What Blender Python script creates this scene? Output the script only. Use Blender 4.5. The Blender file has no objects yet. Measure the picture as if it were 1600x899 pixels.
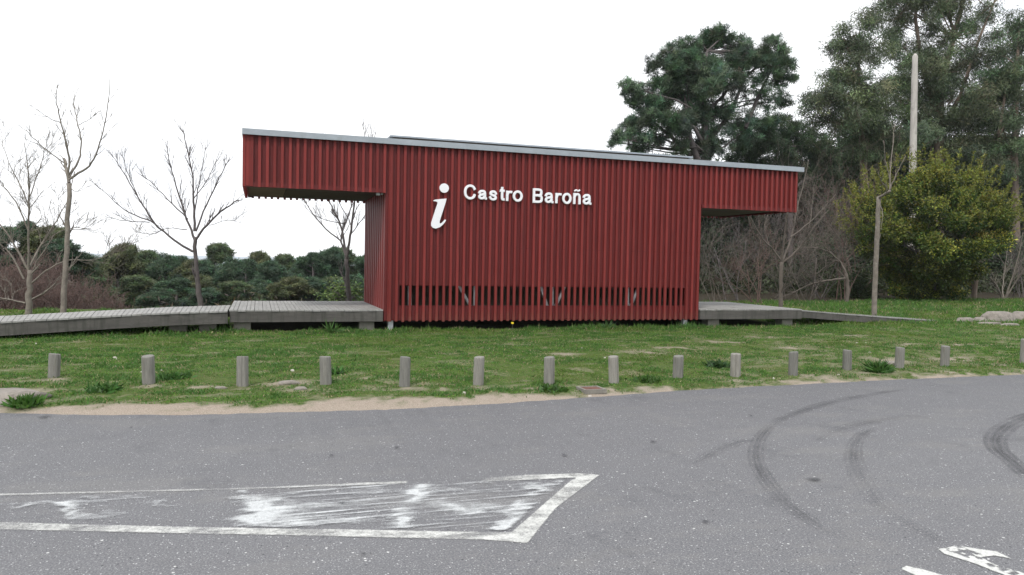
import bpy, math, random
import numpy as np
HAZE = True
from mathutils import Matrix, Vector
random.seed(7); RNG = np.random.default_rng(7)
S = bpy.context.scene; COL = S.collection
# ------------------------------------------------------------------ camera geometry
F = 1189.0; CX, CY, H = 800.0, 449.5, 1.6
vx = np.array([3566, 30.5, F]); vx /= np.linalg.norm(vx)
vy = np.array([-396, -48.5, F]); vy -= vx*(vx@vy); vy /= np.linalg.norm(vy)
vz = np.cross(vx, vy)
if vz[1] > 0: vz = -vz
R = np.array([vx, vy, vz])
def ray(px, py): return R @ np.array([(px-CX)/F, (py-CY)/F, 1.0])
def PY(px, py, Y):
    d = ray(px, py); return np.array([0, 0, H]) + d*Y/d[1]
def PZ(px, py, z=0.):
    d = ray(px, py); return np.array([0, 0, H]) + d*(z-H)/d[2]
def scl(px, Y): return (Y/ray(px, 420)[1])/F          # metres per photo pixel at plane Y
def to_px(P):
    c = (P-np.array([0, 0, H])) @ R
    return CX+F*c[:, 0]/c[:, 2], CY+F*c[:, 1]/c[:, 2]
# ------------------------------------------------------------------ noise
_tab = RNG.random((256, 256))
def vnoise(x, y):
    xi = np.floor(x).astype(int); yi = np.floor(y).astype(int); fx = x-xi; fy = y-yi
    fx = fx*fx*(3-2*fx); fy = fy*fy*(3-2*fy)
    g = lambda a, b: _tab[a & 255, b & 255]
    return (g(xi, yi)*(1-fx)+g(xi+1, yi)*fx)*(1-fy)+(g(xi, yi+1)*(1-fx)+g(xi+1, yi+1)*fx)*fy
def fbm(x, y, o=4):
    s = 0; a = .5; n = 0
    for k in range(o): s = s+a*vnoise(x*2**k+17*k, y*2**k+5*k); n += a; a *= .5
    return s/n
def sstep(a, b, x):
    t = np.clip((x-a)/(b-a), 0, 1); return t*t*(3-2*t)
# ------------------------------------------------------------------ materials
def new_mat(name):
    m = bpy.data.materials.new(name); m.use_nodes = True; nt = m.node_tree
    return m, nt, nt.nodes['Principled BSDF'], nt.nodes['Material Output']
def N(nt, t, **kw):
    n = nt.nodes.new(t)
    for k, v in kw.items():
        if k in n.inputs.keys(): n.inputs[k].default_value = v
        else: setattr(n, k, v)
    return n
def noise(nt, scale, detail=4, rough=.55, vec=None, stretch=None):
    n = N(nt, 'ShaderNodeTexNoise', Scale=scale, Detail=detail, Roughness=rough)
    tc = N(nt, 'ShaderNodeTexCoord')
    src = tc.outputs['Object']
    if stretch:
        mp = N(nt, 'ShaderNodeMapping'); mp.inputs['Scale'].default_value = stretch
        nt.links.new(src, mp.inputs['Vector']); src = mp.outputs['Vector']
    nt.links.new(src, n.inputs['Vector']); return n
def ramp(nt, fac, stops):
    r = N(nt, 'ShaderNodeValToRGB'); e = r.color_ramp.elements
    while len(e) > len(stops): e.remove(e[-1])
    while len(e) < len(stops): e.new(.5)
    for i, (p, c) in enumerate(stops):
        e[i].position = p; e[i].color = (c, c, c, 1) if isinstance(c, (int, float)) else (*c, 1)
    nt.links.new(fac, r.inputs[0]); return r.outputs[0]
def mixc(nt, fac, a, b, mode='MIX'):
    m = nt.nodes.new('ShaderNodeMix'); m.data_type = 'RGBA'; m.blend_type = mode
    for s, v in ((0, fac), (6, a), (7, b)):
        if hasattr(v, 'is_output'): nt.links.new(v, m.inputs[s])
        elif s == 0: m.inputs[0].default_value = v
        else: m.inputs[s].default_value = (*v, 1)
    return m.outputs[2]
def math_(nt, op, a, b=0.):
    m = N(nt, 'ShaderNodeMath', operation=op)
    for i, v in enumerate((a, b)):
        if hasattr(v, 'is_output'): nt.links.new(v, m.inputs[i])
        else: m.inputs[i].default_value = v
    return m.outputs[0]
def bump(nt, b, h, strength=.3, dist=.01):
    n = N(nt, 'ShaderNodeBump', Strength=strength, Distance=dist)
    nt.links.new(h, n.inputs['Height']); nt.links.new(n.outputs[0], b.inputs['Normal'])
def simple(name, c, rough=.7, var=.25, scale=6, stretch=None, metal=0, bmp=.15, dirt=None):
    m, nt, b, o = new_mat(name)
    n1 = noise(nt, scale, 5, .6, stretch=stretch); n2 = noise(nt, scale*9, 3, .6, stretch=stretch)
    f = math_(nt, 'ADD', math_(nt, 'MULTIPLY', n1.outputs[0], .65), math_(nt, 'MULTIPLY', n2.outputs[0], .35))
    lo = [x*(1-var) for x in c]; hi = [min(1, x*(1+var)) for x in c]
    col = ramp(nt, f, [(.3, lo), (.7, hi)])
    if dirt:
        d = noise(nt, dirt[0], 5, .65, stretch=dirt[3] if len(dirt) > 3 else None)
        col = mixc(nt, ramp(nt, d.outputs[0], [(dirt[2], 0.), (dirt[2]+.15, .8)]), col, dirt[1])
    nt.links.new(col, b.inputs['Base Color']); b.inputs['Roughness'].default_value = rough
    b.inputs['Metallic'].default_value = metal
    if bmp: bump(nt, b, f, bmp, .01)
    return m
def slat_tone(m, period, x0):
    nt = m.node_tree; b = nt.nodes['Principled BSDF']; src = b.inputs['Base Color'].links[0].from_socket
    tc = N(nt, 'ShaderNodeTexCoord'); sx = N(nt, 'ShaderNodeSeparateXYZ'); nt.links.new(tc.outputs['Object'], sx.inputs[0])
    k = math_(nt, 'FLOOR', math_(nt, 'DIVIDE', math_(nt, 'SUBTRACT', sx.outputs[0], x0), period)); wn = N(nt, 'ShaderNodeTexWhiteNoise', noise_dimensions='1D'); nt.links.new(k, wn.inputs['W'])
    c = mixc(nt, 1., src, ramp(nt, wn.outputs[0], [(0, (.80, .80, .80)), (.5, (.98, 1., 1.)), (1, (1.14, 1.25, 1.25))]), 'MULTIPLY')
    # splashed soil on the lowest hand's breadth, broken up by noise; a butt joint in the long boards
    n = noise(nt, 9, 5, .7); f = math_(nt, 'ADD', math_(nt, 'MULTIPLY', math_(nt, 'SUBTRACT', .62, sx.outputs[2]), 1.6), math_(nt, 'SUBTRACT', n.outputs[0], .62))
    c = mixc(nt, ramp(nt, f, [(.0, 0.), (.5, .4)]), c, (.16, .085, .06))
    j = math_(nt, 'LESS_THAN', math_(nt, 'ABSOLUTE', math_(nt, 'SUBTRACT', sx.outputs[2], math_(nt, 'ADD', 1.9, math_(nt, 'MULTIPLY', math_(nt, 'GREATER_THAN', wn.outputs[0], .5), .9)))), .004)
    c = mixc(nt, math_(nt, 'MULTIPLY', j, .5), c, (.03, .01, .01)); nt.links.new(c, b.inputs['Base Color'])
def leafmat(name, transl=.25, rough=.55):
    m, nt, b, o = new_mat(name)
    a = N(nt, 'ShaderNodeAttribute', attribute_name='Col')
    nt.links.new(a.outputs['Color'], b.inputs['Base Color']); b.inputs['Roughness'].default_value = rough
    b.inputs['Specular IOR Level'].default_value = .3
    t = N(nt, 'ShaderNodeBsdfTranslucent'); nt.links.new(a.outputs['Color'], t.inputs[0])
    mx = N(nt, 'ShaderNodeMixShader'); mx.inputs[0].default_value = transl
    nt.links.new(b.outputs[0], mx.inputs[1]); nt.links.new(t.outputs[0], mx.inputs[2])
    nt.links.new(mx.outputs[0], o.inputs[0]); return m
M = {}
M['leaf'] = leafmat('leaf'); M['needle'] = leafmat('needle', .3, .6); M['grass'] = leafmat('grass_blade', .3, .6)
M['slat'] = simple('red_painted_wood', (.188, .027, .024), .5, .16, 5, (1, 1, .25), bmp=.08, dirt=(1.4, (.12, .024, .024), .58, (6, 6, .5)))
M['backing'] = simple('red_board', (.112, .018, .018), .55, .15, 4, (1, 1, .3), bmp=.05)
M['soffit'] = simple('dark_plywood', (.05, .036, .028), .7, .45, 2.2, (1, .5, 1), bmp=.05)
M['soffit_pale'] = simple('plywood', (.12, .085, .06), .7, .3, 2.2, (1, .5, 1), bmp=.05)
M['dark'] = simple('dark_board', (.065, .05, .036), .8, .4, 3, bmp=.05)
M['zinc'] = simple('zinc_trim', (.31, .345, .375), .5, .16, 2.5, (1, 1, 3), metal=.35, bmp=.04, dirt=(3, (.24, .26, .27), .6))
M['steel'] = simple('galvanised_steel', (.5, .52, .54), .5, .15, 5, metal=.3)
M['white'] = simple('white_painted_letter', (.78, .79, .82), .45, .03, 4, bmp=0)
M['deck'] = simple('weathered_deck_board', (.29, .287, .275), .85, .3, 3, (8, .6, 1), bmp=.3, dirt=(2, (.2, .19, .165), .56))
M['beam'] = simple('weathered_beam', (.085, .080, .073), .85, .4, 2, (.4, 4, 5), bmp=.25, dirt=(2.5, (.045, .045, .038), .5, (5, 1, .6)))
M['footing'] = simple('concrete_footing', (.2, .19, .165), .9, .3, 6)
M['bollard'] = simple('weathered_pole_wood', (.205, .197, .180), .85, .38, 9, (6, 6, .5), bmp=.4, dirt=(5, (.13, .12, .09), .58, (5, 5, .5)))
_nt = M['bollard'].node_tree; _b = _nt.nodes['Principled BSDF']; _s = _b.inputs['Base Color'].links[0].from_socket; _oi = N(_nt, 'ShaderNodeObjectInfo')
_nt.links.new(mixc(_nt, 1., _s, ramp(_nt, _oi.outputs['Random'], [(0, (.72, .74, .74)), (1, (1.15, 1.14, 1.12))]), 'MULTIPLY'), _b.inputs['Base Color'])
M['pole'] = simple('grey_pole_wood', (.40, .38, .35), .85, .28, 4, (5, 5, .5), bmp=.3, dirt=(3, (.2, .2, .17), .56, (1, 1, 1)))
M['bark'] = simple('grey_bark', (.17, .15, .125), .9, .4, 8, bmp=.4, dirt=(9, (.3, .3, .27), .6))
M['barkdk'] = simple('dark_bark', (.095, .082, .080), .9, .4, 8, bmp=.4)
M['barkred'] = simple('reddish_twig_bark', (.125, .082, .07), .9, .35, 5, bmp=.2)
M['barktan'] = simple('tan_bark', (.105, .088, .074), .9, .35, 5, bmp=.2)
M['barkeuc'] = simple('eucalyptus_bark', (.17, .13, .10), .85, .35, 3, (3, 3, .5), bmp=.3, dirt=(2, (.12, .085, .06), .52, (3, 3, .6)))
M['stone'] = simple('granite', (.24, .215, .19), .9, .35, 4, bmp=.6, dirt=(5, (.12, .11, .09), .5))
M['rust'] = simple('rusty_iron', (.16, .075, .055), .8, .4, 12)
M['yellow'] = simple('petal_yellow', (.8, .6, .02), .6, .1, 8)
M['litter'] = simple('pale_pebble', (.45, .42, .37), .7, .2, 8)
slat_tone(M['slat'], .14637, -.35)
for k_ in ('slat', 'backing'): M[k_].node_tree.nodes['Principled BSDF'].inputs['Specular IOR Level'].default_value = .22
# asphalt
def asphalt():
    m, nt, b, o = new_mat('asphalt')
    big = noise(nt, .35, 5, .6); mid = noise(nt, 3.2, 5, .6); fine = noise(nt, 95, 3, .7); band = noise(nt, .8, 4, .6, stretch=(.25, 1.6, 1))
    c = ramp(nt, big.outputs[0], [(.3, (.138, .140, .149)), (.7, (.172, .174, .182))])
    c = mixc(nt, ramp(nt, band.outputs[0], [(.4, 0.), (.65, .5)]), c, (.126, .128, .138))
    c = mixc(nt, ramp(nt, mid.outputs[0], [(.45, 0.), (.75, .5)]), c, (.158, .157, .160))
    c = mixc(nt, .55, c, ramp(nt, fine.outputs[0], [(.33, (.045, .045, .052)), (.5, (.135, .135, .142)), (.68, (.34, .34, .345))]))
    tc = N(nt, 'ShaderNodeTexCoord')
    for sc, th, rad, cc in ((75, .965, .36, (.5, .5, .5)), (38, .989, .30, (.58, .58, .57)), (150, .93, .4, (.45, .45, .45)), (45, -1, .3, None)):
        v = N(nt, 'ShaderNodeTexVoronoi', Scale=sc); nt.links.new(tc.outputs['Object'], v.inputs['Vector'])
        sp = N(nt, 'ShaderNodeSeparateColor'); nt.links.new(v.outputs['Color'], sp.inputs[0])
        if cc is None:
            k = math_(nt, 'GREATER_THAN', sp.outputs[1], .97); cc = (.05, .05, .055)
        else: k = math_(nt, 'GREATER_THAN', sp.outputs[0], th)
        k = math_(nt, 'MULTIPLY', k, math_(nt, 'LESS_THAN', v.outputs['Distance'], rad))
        c = mixc(nt, k, c, cc)
    pt = noise(nt, .9, 6, .75, stretch=(.6, 1.3, 1)); c = mixc(nt, ramp(nt, pt.outputs[0], [(.52, 0.), (.6, .28)]), c, (.21, .205, .195))
    pt2 = noise(nt, 1.7, 6, .8, stretch=(1, .7, 1)); c = mixc(nt, ramp(nt, pt2.outputs[0], [(.56, 0.), (.66, .35)]), c, (.075, .077, .084))
    nt.links.new(c, b.inputs['Base Color']); b.inputs['Roughness'].default_value = .78
    b.inputs['Specular IOR Level'].default_value = .35
    bump(nt, b, fine.outputs[0], .5, .006); return m
M['asphalt'] = asphalt()
def overlay(name, col, noise_scale, lo, hi, stretch=None, amt=1., tread=False, rough=.7, grain=1.):
    m, nt, b, o = new_mat(name)
    a = N(nt, 'ShaderNodeAttribute', attribute_name='Col')
    n = noise(nt, noise_scale, 6, .7, stretch=stretch)
    n2 = noise(nt, 120, 3, .8); n4 = noise(nt, 35, 4, .8)
    f = math_(nt, 'ADD', math_(nt, 'MULTIPLY', n.outputs[0], .45), math_(nt, 'ADD', math_(nt, 'MULTIPLY', n2.outputs[0], .45*grain), math_(nt, 'MULTIPLY', n4.outputs[0], .35*grain)))
    f = math_(nt, 'ADD', f, .275-.4*grain)
    f = math_(nt, 'ADD', f, math_(nt, 'SUBTRACT', a.outputs['Fac'], .5))
    al = math_(nt, 'MULTIPLY', ramp(nt, f, [(lo, 0.), (hi, 1.)]), amt)
    b.inputs['Base Color'].default_value = (*col, 1); b.inputs['Roughness'].default_value = rough
    n3 = noise(nt, 60, 3, .6)
    nt.links.new(ramp(nt, n3.outputs[0], [(.3, tuple(x*.75 for x in col)), (.6, col)]), b.inputs['Base Color'])
    nt.links.new(al, b.inputs['Alpha']); return m
M['paint'] = overlay('worn_road_paint', (.60, .605, .58), 9, .40, .76)
M['smear'] = overlay('smeared_road_paint', (.62, .64, .645), 5, .25, .82, (.35, 3.5, 1), .92, grain=1.5)
M['tyre'] = overlay('tyre_rubber', (.045, .045, .052), 7, .25, 1.0, (1, 1, 1), .60, rough=.85, grain=1.)
M['stain'] = overlay('oil_stain', (.04, .04, .045), 7, .40, .8, None, .7)
def groundmat():
    m, nt, b, o = new_mat('ground_soil_and_turf')
    a = N(nt, 'ShaderNodeAttribute', attribute_name='Col')
    sp = N(nt, 'ShaderNodeSeparateColor'); nt.links.new(a.outputs['Color'], sp.inputs[0])
    n1 = noise(nt, 1.3, 6, .65); n2 = noise(nt, 14, 5, .7); n3 = noise(nt, 110, 3, .7)
    turf = ramp(nt, n2.outputs[0], [(.3, (.035, .065, .016)), (.5, (.07, .115, .028)), (.7, (.13, .14, .06))])
    turf = mixc(nt, ramp(nt, n1.outputs[0], [(.45, 0.), (.7, .5)]), turf, (.12, .11, .05))
    sand = ramp(nt, n3.outputs[0], [(.3, (.19, .155, .125)), (.5, (.32, .268, .218)), (.72, (.5, .44, .375))])
    sand = mixc(nt, ramp(nt, n2.outputs[0], [(.5, 0.), (.75, .4)]), sand, (.20, .155, .11))
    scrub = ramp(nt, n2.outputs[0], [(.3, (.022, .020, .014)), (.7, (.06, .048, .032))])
    f = math_(nt, 'ADD', sp.outputs[0], math_(nt, 'MULTIPLY', math_(nt, 'SUBTRACT', n2.outputs[0], .5), .9))
    c = mixc(nt, ramp(nt, f, [(.3, 0.), (.95, 1.)]), turf, sand)
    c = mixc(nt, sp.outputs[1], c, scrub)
    nt.links.new(c, b.inputs['Base Color']); b.inputs['Roughness'].default_value = .95
    b.inputs['Specular IOR Level'].default_value = .1
    bump(nt, b, n3.outputs[0], .5, .02); return m
M['ground'] = groundmat()
# ------------------------------------------------------------------ object helpers
def tag(o, label=None, cat=None, group=None, kind=None):
    for k, v in (('label', label), ('category', cat), ('group', group), ('kind', kind)):
        if v: o[k] = v
    return o
def empty(name, loc, label, cat, group=None):
    o = bpy.data.objects.new(name, None); COL.objects.link(o); o.location = tuple(loc); o.empty_display_size = .2
    return tag(o, label, cat, group)
def link(name, me, parent=None, mat=None):
    o = bpy.data.objects.new(name, me); COL.objects.link(o)
    if mat: me.materials.append(mat)
    if parent:
        o.parent = parent; o.matrix_parent_inverse = Matrix.Translation(parent.location).inverted()
    return o
def npmesh(name, V, Fc, mat, parent=None, cols=None, smooth=False):
    V = np.asarray(V, dtype=np.float32); Fc = np.asarray(Fc, dtype=np.int32); k = Fc.shape[1]
    me = bpy.data.meshes.new(name)
    me.vertices.add(len(V)); me.vertices.foreach_set('co', V.ravel())
    me.loops.add(Fc.size); me.loops.foreach_set('vertex_index', Fc.ravel())
    me.polygons.add(len(Fc)); me.polygons.foreach_set('loop_start', np.arange(0, Fc.size, k, dtype=np.int32))
    try: me.polygons.foreach_set('loop_total', np.full(len(Fc), k, dtype=np.int32))
    except Exception: pass
    if smooth: me.polygons.foreach_set('use_smooth', np.ones(len(Fc), dtype=bool))
    if cols is not None:
        at = me.color_attributes.new('Col', 'FLOAT_COLOR', 'POINT')
        c = np.ones((len(V), 4), dtype=np.float32); c[:, :3] = cols; at.data.foreach_set('color', c.ravel())
    me.update(calc_edges=True); me.validate()
    return link(name, me, parent, mat)
class MB:
    def __init__(s): s.v = []; s.f = []
    def box(s, a, b):
        x0, y0, z0 = a; x1, y1, z1 = b; n = len(s.v)
        s.v += [(x0,y0,z0),(x1,y0,z0),(x1,y1,z0),(x0,y1,z0),(x0,y0,z1),(x1,y0,z1),(x1,y1,z1),(x0,y1,z1)]
        s.f += [tuple(n+i for i in q) for q in ((0,3,2,1),(4,5,6,7),(0,1,5,4),(1,2,6,5),(2,3,7,6),(3,0,4,7))]
    def hexa(s, p):
        n = len(s.v); s.v += [tuple(q) for q in p]
        s.f += [tuple(n+i for i in q) for q in ((0,3,2,1),(4,5,6,7),(0,1,5,4),(1,2,6,5),(2,3,7,6),(3,0,4,7))]
    def bar(s, p, q, w, d=None):
        p = Vector(p); q = Vector(q); t = (q-p).normalized(); d = d or w
        u = t.cross(Vector((0, 1, 0)));
        if u.length < .1: u = t.cross(Vector((1, 0, 0)))
        u.normalize(); v = t.cross(u)
        s.hexa([p-u*w/2-v*d/2, p+u*w/2-v*d/2, p+u*w/2+v*d/2, p-u*w/2+v*d/2, q-u*w/2-v*d/2, q+u*w/2-v*d/2, q+u*w/2+v*d/2, q-u*w/2+v*d/2])
    def prism(s, poly, y0, y1):                       # poly in (x,z), extruded in y
        n = len(s.v); k = len(poly)
        s.v += [(x, y0, z) for x, z in poly]+[(x, y1, z) for x, z in poly]
        s.f += [tuple(range(n, n+k)), tuple(range(n+2*k-1, n+k-1, -1))]
        s.f += [(n+i, n+k+i, n+k+(i+1) % k, n+(i+1) % k) for i in range(k)]
    def build(s, name, mat, parent=None, bevel=0, smooth=False):
        me = bpy.data.meshes.new(name); me.from_pydata(s.v, [], s.f); me.validate(); me.update()
        import bmesh
        bm = bmesh.new(); bm.from_mesh(me); bmesh.ops.recalc_face_normals(bm, faces=bm.faces)
        if bevel: bmesh.ops.bevel(bm, geom=bm.edges[:], offset=bevel, segments=1, affect='EDGES')
        bm.to_mesh(me); bm.free()
        if smooth:
            for p in me.polygons: p.use_smooth = True
        return link(name, me, parent, mat)
class Tube:
    def __init__(s): s.V = []; s.F = []; s.n = 0
    def add(s, path, rad, k=5):
        path = np.asarray(path, float); n = len(path)
        t = np.gradient(path, axis=0); t /= np.linalg.norm(t, axis=1)[:, None]+1e-9
        ref = np.array([.3, 1, .1]) if abs(t[0][1]) < .8 else np.array([1, 0, .1])
        u = np.cross(t, ref); u /= np.linalg.norm(u, axis=1)[:, None]+1e-9; v = np.cross(t, u)
        a = np.arange(k)*2*np.pi/k; rad = np.asarray(rad, float)
        V = path[:, None]+rad[:, None, None]*(np.cos(a)[None, :, None]*u[:, None]+np.sin(a)[None, :, None]*v[:, None])
        s.V.append(V.reshape(-1, 3)); i = np.arange(n-1)[:, None]*k; j = np.arange(k)[None, :]; j2 = (j+1) % k
        s.F.append((np.stack([i+j, i+j2, i+k+j2, i+k+j], -1).reshape(-1, 4))+s.n)
        s.n += n*k
        # end cap
        s.V.append((path[-1]+t[-1]*rad[-1]*.3)[None]); c = s.n; s.n += 1; b = c-k; jj = np.arange(0, k)
        s.F.append(np.stack([b+jj, b+(jj+1) % k, np.full(k, c), np.full(k, c)], -1)[:, [0, 1, 2, 2]] if False else np.stack([b+jj[::2], b+(jj[::2]+1) % k, b+(jj[::2]+2) % k, np.full(len(jj[::2]), c)], -1))
    def build(s, name, mat, parent): return npmesh(name, np.concatenate(s.V), np.concatenate(s.F), mat, parent, smooth=True)
def unit(a): return a/(np.linalg.norm(a, axis=-1, keepdims=True)+1e-9)
def grow(T, p, d, L, r, lvl, maxl, rg, up=.25, spread=.7, nb=(3, 5), k=5, wob=.13, tips=None, minr=.0025):
    n = 5; path = [p]; dd = d.copy()
    for i in range(n):
        dd = unit(dd+rg.normal(0, wob, 3)+np.array([0, 0, up*.12])); path.append(path[-1]+dd*L/n)
    rad = np.linspace(r, max(minr, r*.45), n+1); T.add(path, rad, k if lvl < 2 else 3)
    if tips is not None and lvl >= maxl-1: tips.append((path[-1], dd))
    if lvl < maxl:
        for c in range(rg.integers(nb[0], nb[1]+1)):
            t = rg.uniform(.3, 1.0); i = min(n-1, int(t*n)); q = path[i]+(path[i+1]-path[i])*(t*n-i)
            base = unit(path[i+1]-path[i]); per = rg.normal(0, 1, 3); per -= base*(per@base); per = unit(per)
            nd = unit(base*(1-spread*.35)+per*spread+np.array([0, 0, up]))
            grow(T, q, nd, L*rg.uniform(.5, .8), max(minr, rad[i]*rg.uniform(.45, .65)), lvl+1, maxl, rg, up, spread, nb, k, wob, tips, minr)
def cards(P, D, L, W, c, rg):
    n = len(P); sd = unit(np.cross(D, unit(rg.normal(0, 1, (n, 3)))))
    L = np.broadcast_to(L, n)[:, None]; W = np.broadcast_to(W, n)[:, None]
    V = np.stack([P, P+D*L*.45+sd*W*.5, P+D*L, P+D*L*.45-sd*W*.5], 1).reshape(-1, 3)
    return V, np.arange(4*n).reshape(-1, 4), np.repeat(c, 4, axis=0)
def ball(n, rg, shell=.0):
    d = unit(rg.normal(0, 1, (n, 3))); r = rg.random(n)**(1/3); r = shell+(1-shell)*r
    return d*r[:, None]
def colvar(c, n, rg, v=.25, hue=.08):
    c = np.asarray(c, float); k = np.exp(rg.normal(0, v, n))[:, None]
    return np.clip(c[None]*k*np.exp(rg.normal(0, hue, (n, 3))), 0.004, .9)
class Fol:
    def __init__(s): s.V = []; s.F = []; s.C = []; s.n = 0
    def add(s, V, Fc, C): s.V.append(V); s.F.append(Fc+s.n); s.C.append(C); s.n += len(V)
    def build(s, name, mat, parent): return npmesh(name, np.concatenate(s.V), np.concatenate(s.F), mat, parent, np.concatenate(s.C))
def tufts(Fo, C, R_, n, L, W, col, rg, per=26, up=.35):
    """needle tufts: n tufts in a lobe centred C with radii R_"""
    P = ball(n, rg, .25)*R_+C
    k = colvar(col, n, rg, .36, .09)
    PP = np.repeat(P, per, 0); D = rg.normal(0, 1, (n*per, 3)); D[:, 2] += up; D = unit(D)
    PP = PP+rg.normal(0, L*.22, PP.shape)
    Fo.add(*cards(PP, D, L*rg.uniform(.6, 1.2, n*per), W, np.repeat(k, per, 0)*np.exp(rg.normal(0, .12, (n*per, 1))), rg))
def leaves(Fo, C, R_, nclump, per, L, W, col, rg, droop=0., cr=.22, shell=.2, v=.25):
    P = ball(nclump, rg, shell)*R_+C; k = colvar(col, nclump, rg, v)
    n = nclump*per; PP = np.repeat(P, per, 0)+rg.normal(0, 1, (n, 3))*cr
    D = rg.normal(0, 1, (n, 3)); D[:, 2] = D[:, 2]*.6-droop; D = unit(D)
    Fo.add(*cards(PP, D, L*rg.uniform(.6, 1.3, n), W, np.repeat(k, per, 0)*np.exp(rg.normal(0, .2, (n, 1))), rg))
# ------------------------------------------------------------------ terrain
EDGE = [(-40, 13), (-12, 10.2), (-6, 9.25), (-2.42, 8.72), (-1.52, 8.42), (-.62, 8.21), (.30, 8.14), (1.28, 8.06), (2.36, 8.12), (3.58, 8.26), (4.99, 8.47), (6.51, 8.56), (8.80, 8.67), (11.36, 8.69), (20, 8.9), (60, 10)]
EX = np.array([e[0] for e in EDGE]); EY = np.array([e[1] for e in EDGE])
GW = np.interp
def edge(x): return np.interp(x, EX, EY)
def gedge(x): return edge(x)+np.interp(x, [-6, -2.5, -.6, .3, 1.3, 2.5, 3.7, 5, 6.5, 60], [.30, .24, .34, .32, .37, .32, .14, .09, .09, .05])
def hgt(x, y):
    x = np.asarray(x, float); y = np.asarray(y, float); d = y-edge(x)
    z = -.02+.045*sstep(-.05, .35, d)+.045*sstep(.3, 3, d)+.0*sstep(4, 9, d)
    z = z+(.03*(fbm(x*1.1+3, y*1.1)-.5)+.022*(fbm(x*5+3, y*5)-.5))*sstep(.3, 1.5, d)
    left = 1-sstep(11, 17, x)
    z = z+left*(.12*sstep(17, 20, y)-2.2*sstep(21, 34, y)-6*sstep(30, 75, y)-4*sstep(75, 200, y))
    z = z+(1-left)*(.12*sstep(17.2, 19.5, y)+.10*sstep(18, 22, y)+.10*sstep(20, 26, x)*sstep(17.5, 21, y)-1.0*sstep(60, 200, y))
    z = z-18*sstep(200, 900, y)-30*sstep(900, 3000, y)-60*sstep(3000, 9000, y)
    return z
BARE = [(450,597,.45,.22),(470,606,.3,.1),(40,608,.5,.2),(15,625,.5,.2),(1290,597,.42,.35),(1275,585,.5,.35),(1390,561,.55,.45),(1365,580,.4,.2),(1500,560,.9,.4),(1545,566,.5,.3),(1240,545,.5,.3),(1190,528,.6,.3),(1010,552,.6,.35),(1060,545,.8,.3),(620,604,.5,.14),(690,604,.5,.14),(760,605,.5,.14),(820,603,.5,.14),(810,538,.5,.2),(1500,540,.8,.3),(1420,540,.6,.3),(1130,535,.7,.3),(310,603,.3,.12),(880,555,.4,.2),(1330,525,.7,.3),(1165,590,.5,.15),(590,590,.3,.1),(200,595,.3,.12),(83,592,.22,.1),(233,602,.22,.1),(379,604,.22,.1),(510,602,.2,.1),(632,604,.2,.1),(747,601,.2,.1)]
BW = [(PZ(a, b, .06)[:2], rx, ry) for a, b, rx, ry in BARE]
def bare(x, y):
    m = 1-sstep(-.16, .34, (y-gedge(x))+.6*(fbm(x*2.2, y*2.2)-.5)+.5*(fbm(x*9, y*9, 2)-.5))
    for (c, rx, ry) in BW:
        q = ((x-c[0])/rx)**2+((y-c[1])/(ry*1.3))**2
        m = np.maximum(m, .85*np.exp(-q*.9)*sstep(.3, .62, fbm(x*6+c[0], y*7, 4)+.04))
    n = fbm(x*.8+40, y*1.3+9)
    m = np.maximum(m, .5*sstep(.36, .6, fbm(x*5, y*7+3, 4))*sstep(.52, .68, n)*sstep(4, 11, x+fbm(x, y)*4)*(1-sstep(13.5, 15.5, y)))
    m = np.maximum(m, .46*sstep(.53, .68, fbm(x*3.1+4, y*4.6+2)))
    return np.clip(m, 0, 1)
xs = np.concatenate([-np.geomspace(16, 9000, 50)[::-1], np.arange(-10, 26, .09), np.geomspace(26.3, 9000, 50)])
ys = np.concatenate([-np.geomspace(7, 60, 8)[::-1], np.arange(-3, 7.5, 1.5), np.arange(7.8, 22, .09), np.geomspace(22.2, 12000, 90)])
GX, GY = np.meshgrid(xs, ys); GZ = hgt(GX, GY)
GZ = np.where(GY < edge(GX)-.3, -.03, GZ)
nx, ny = len(xs), len(ys); ii = (np.arange(ny-1)[:, None]*nx+np.arange(nx-1)[None]).reshape(-1)
gc = np.zeros((nx*ny, 3)); gc[:, 0] = bare(GX.ravel(), GY.ravel())
xx, yy = GX.ravel(), GY.ravel()
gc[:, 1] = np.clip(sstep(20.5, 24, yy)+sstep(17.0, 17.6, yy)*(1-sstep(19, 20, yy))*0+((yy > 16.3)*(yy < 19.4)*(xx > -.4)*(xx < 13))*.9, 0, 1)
gr = npmesh('ground', np.stack([GX.ravel(), GY.ravel(), GZ.ravel()], 1), np.stack([ii, ii+1, ii+1+nx, ii+nx], 1), M['ground'], None, gc, True)
tag(gr, 'grassy verge and sandy soil around the red pavilion', 'ground', kind='structure')
# sea to the horizon
mb = MB(); mb.v = [(-30000, 900, -28), (30000, 900, -28), (30000, 60000, -28), (-30000, 60000, -28)]; mb.f = [(0, 1, 2, 3)]
M['sea'] = simple('sea_water', (.06, .13, .19), .25, .2, .02, bmp=.1)
tag(mb.build('sea', M['sea']), 'distant pale blue sea beyond the pine trees', 'sea', kind='structure')
# road sheet
rx = np.concatenate([[-70, -40, -20], np.arange(-10, 26, .06), [30, 45, 70]])
V = []; 
rg = np.random.default_rng(3)
for x in rx:
    e = edge(x)+.05*(fbm(np.array([x*3.]), np.array([1.]))[0]-.5)+.03*(vnoise(np.array([x*14.]), np.array([3.]))[0]-.5)
    V += [(x, -40, 0), (x, 4, 0), (x, e-.02, 0), (x, e, -.025)]
n = len(rx); Fq = [(i*4+k, (i+1)*4+k, (i+1)*4+k+1, i*4+k+1) for i in range(n-1) for k in range(3)]
rd = npmesh('road', V, Fq, M['asphalt']); tag(rd, 'worn grey asphalt road with pale grit', 'road', kind='structure')
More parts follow.
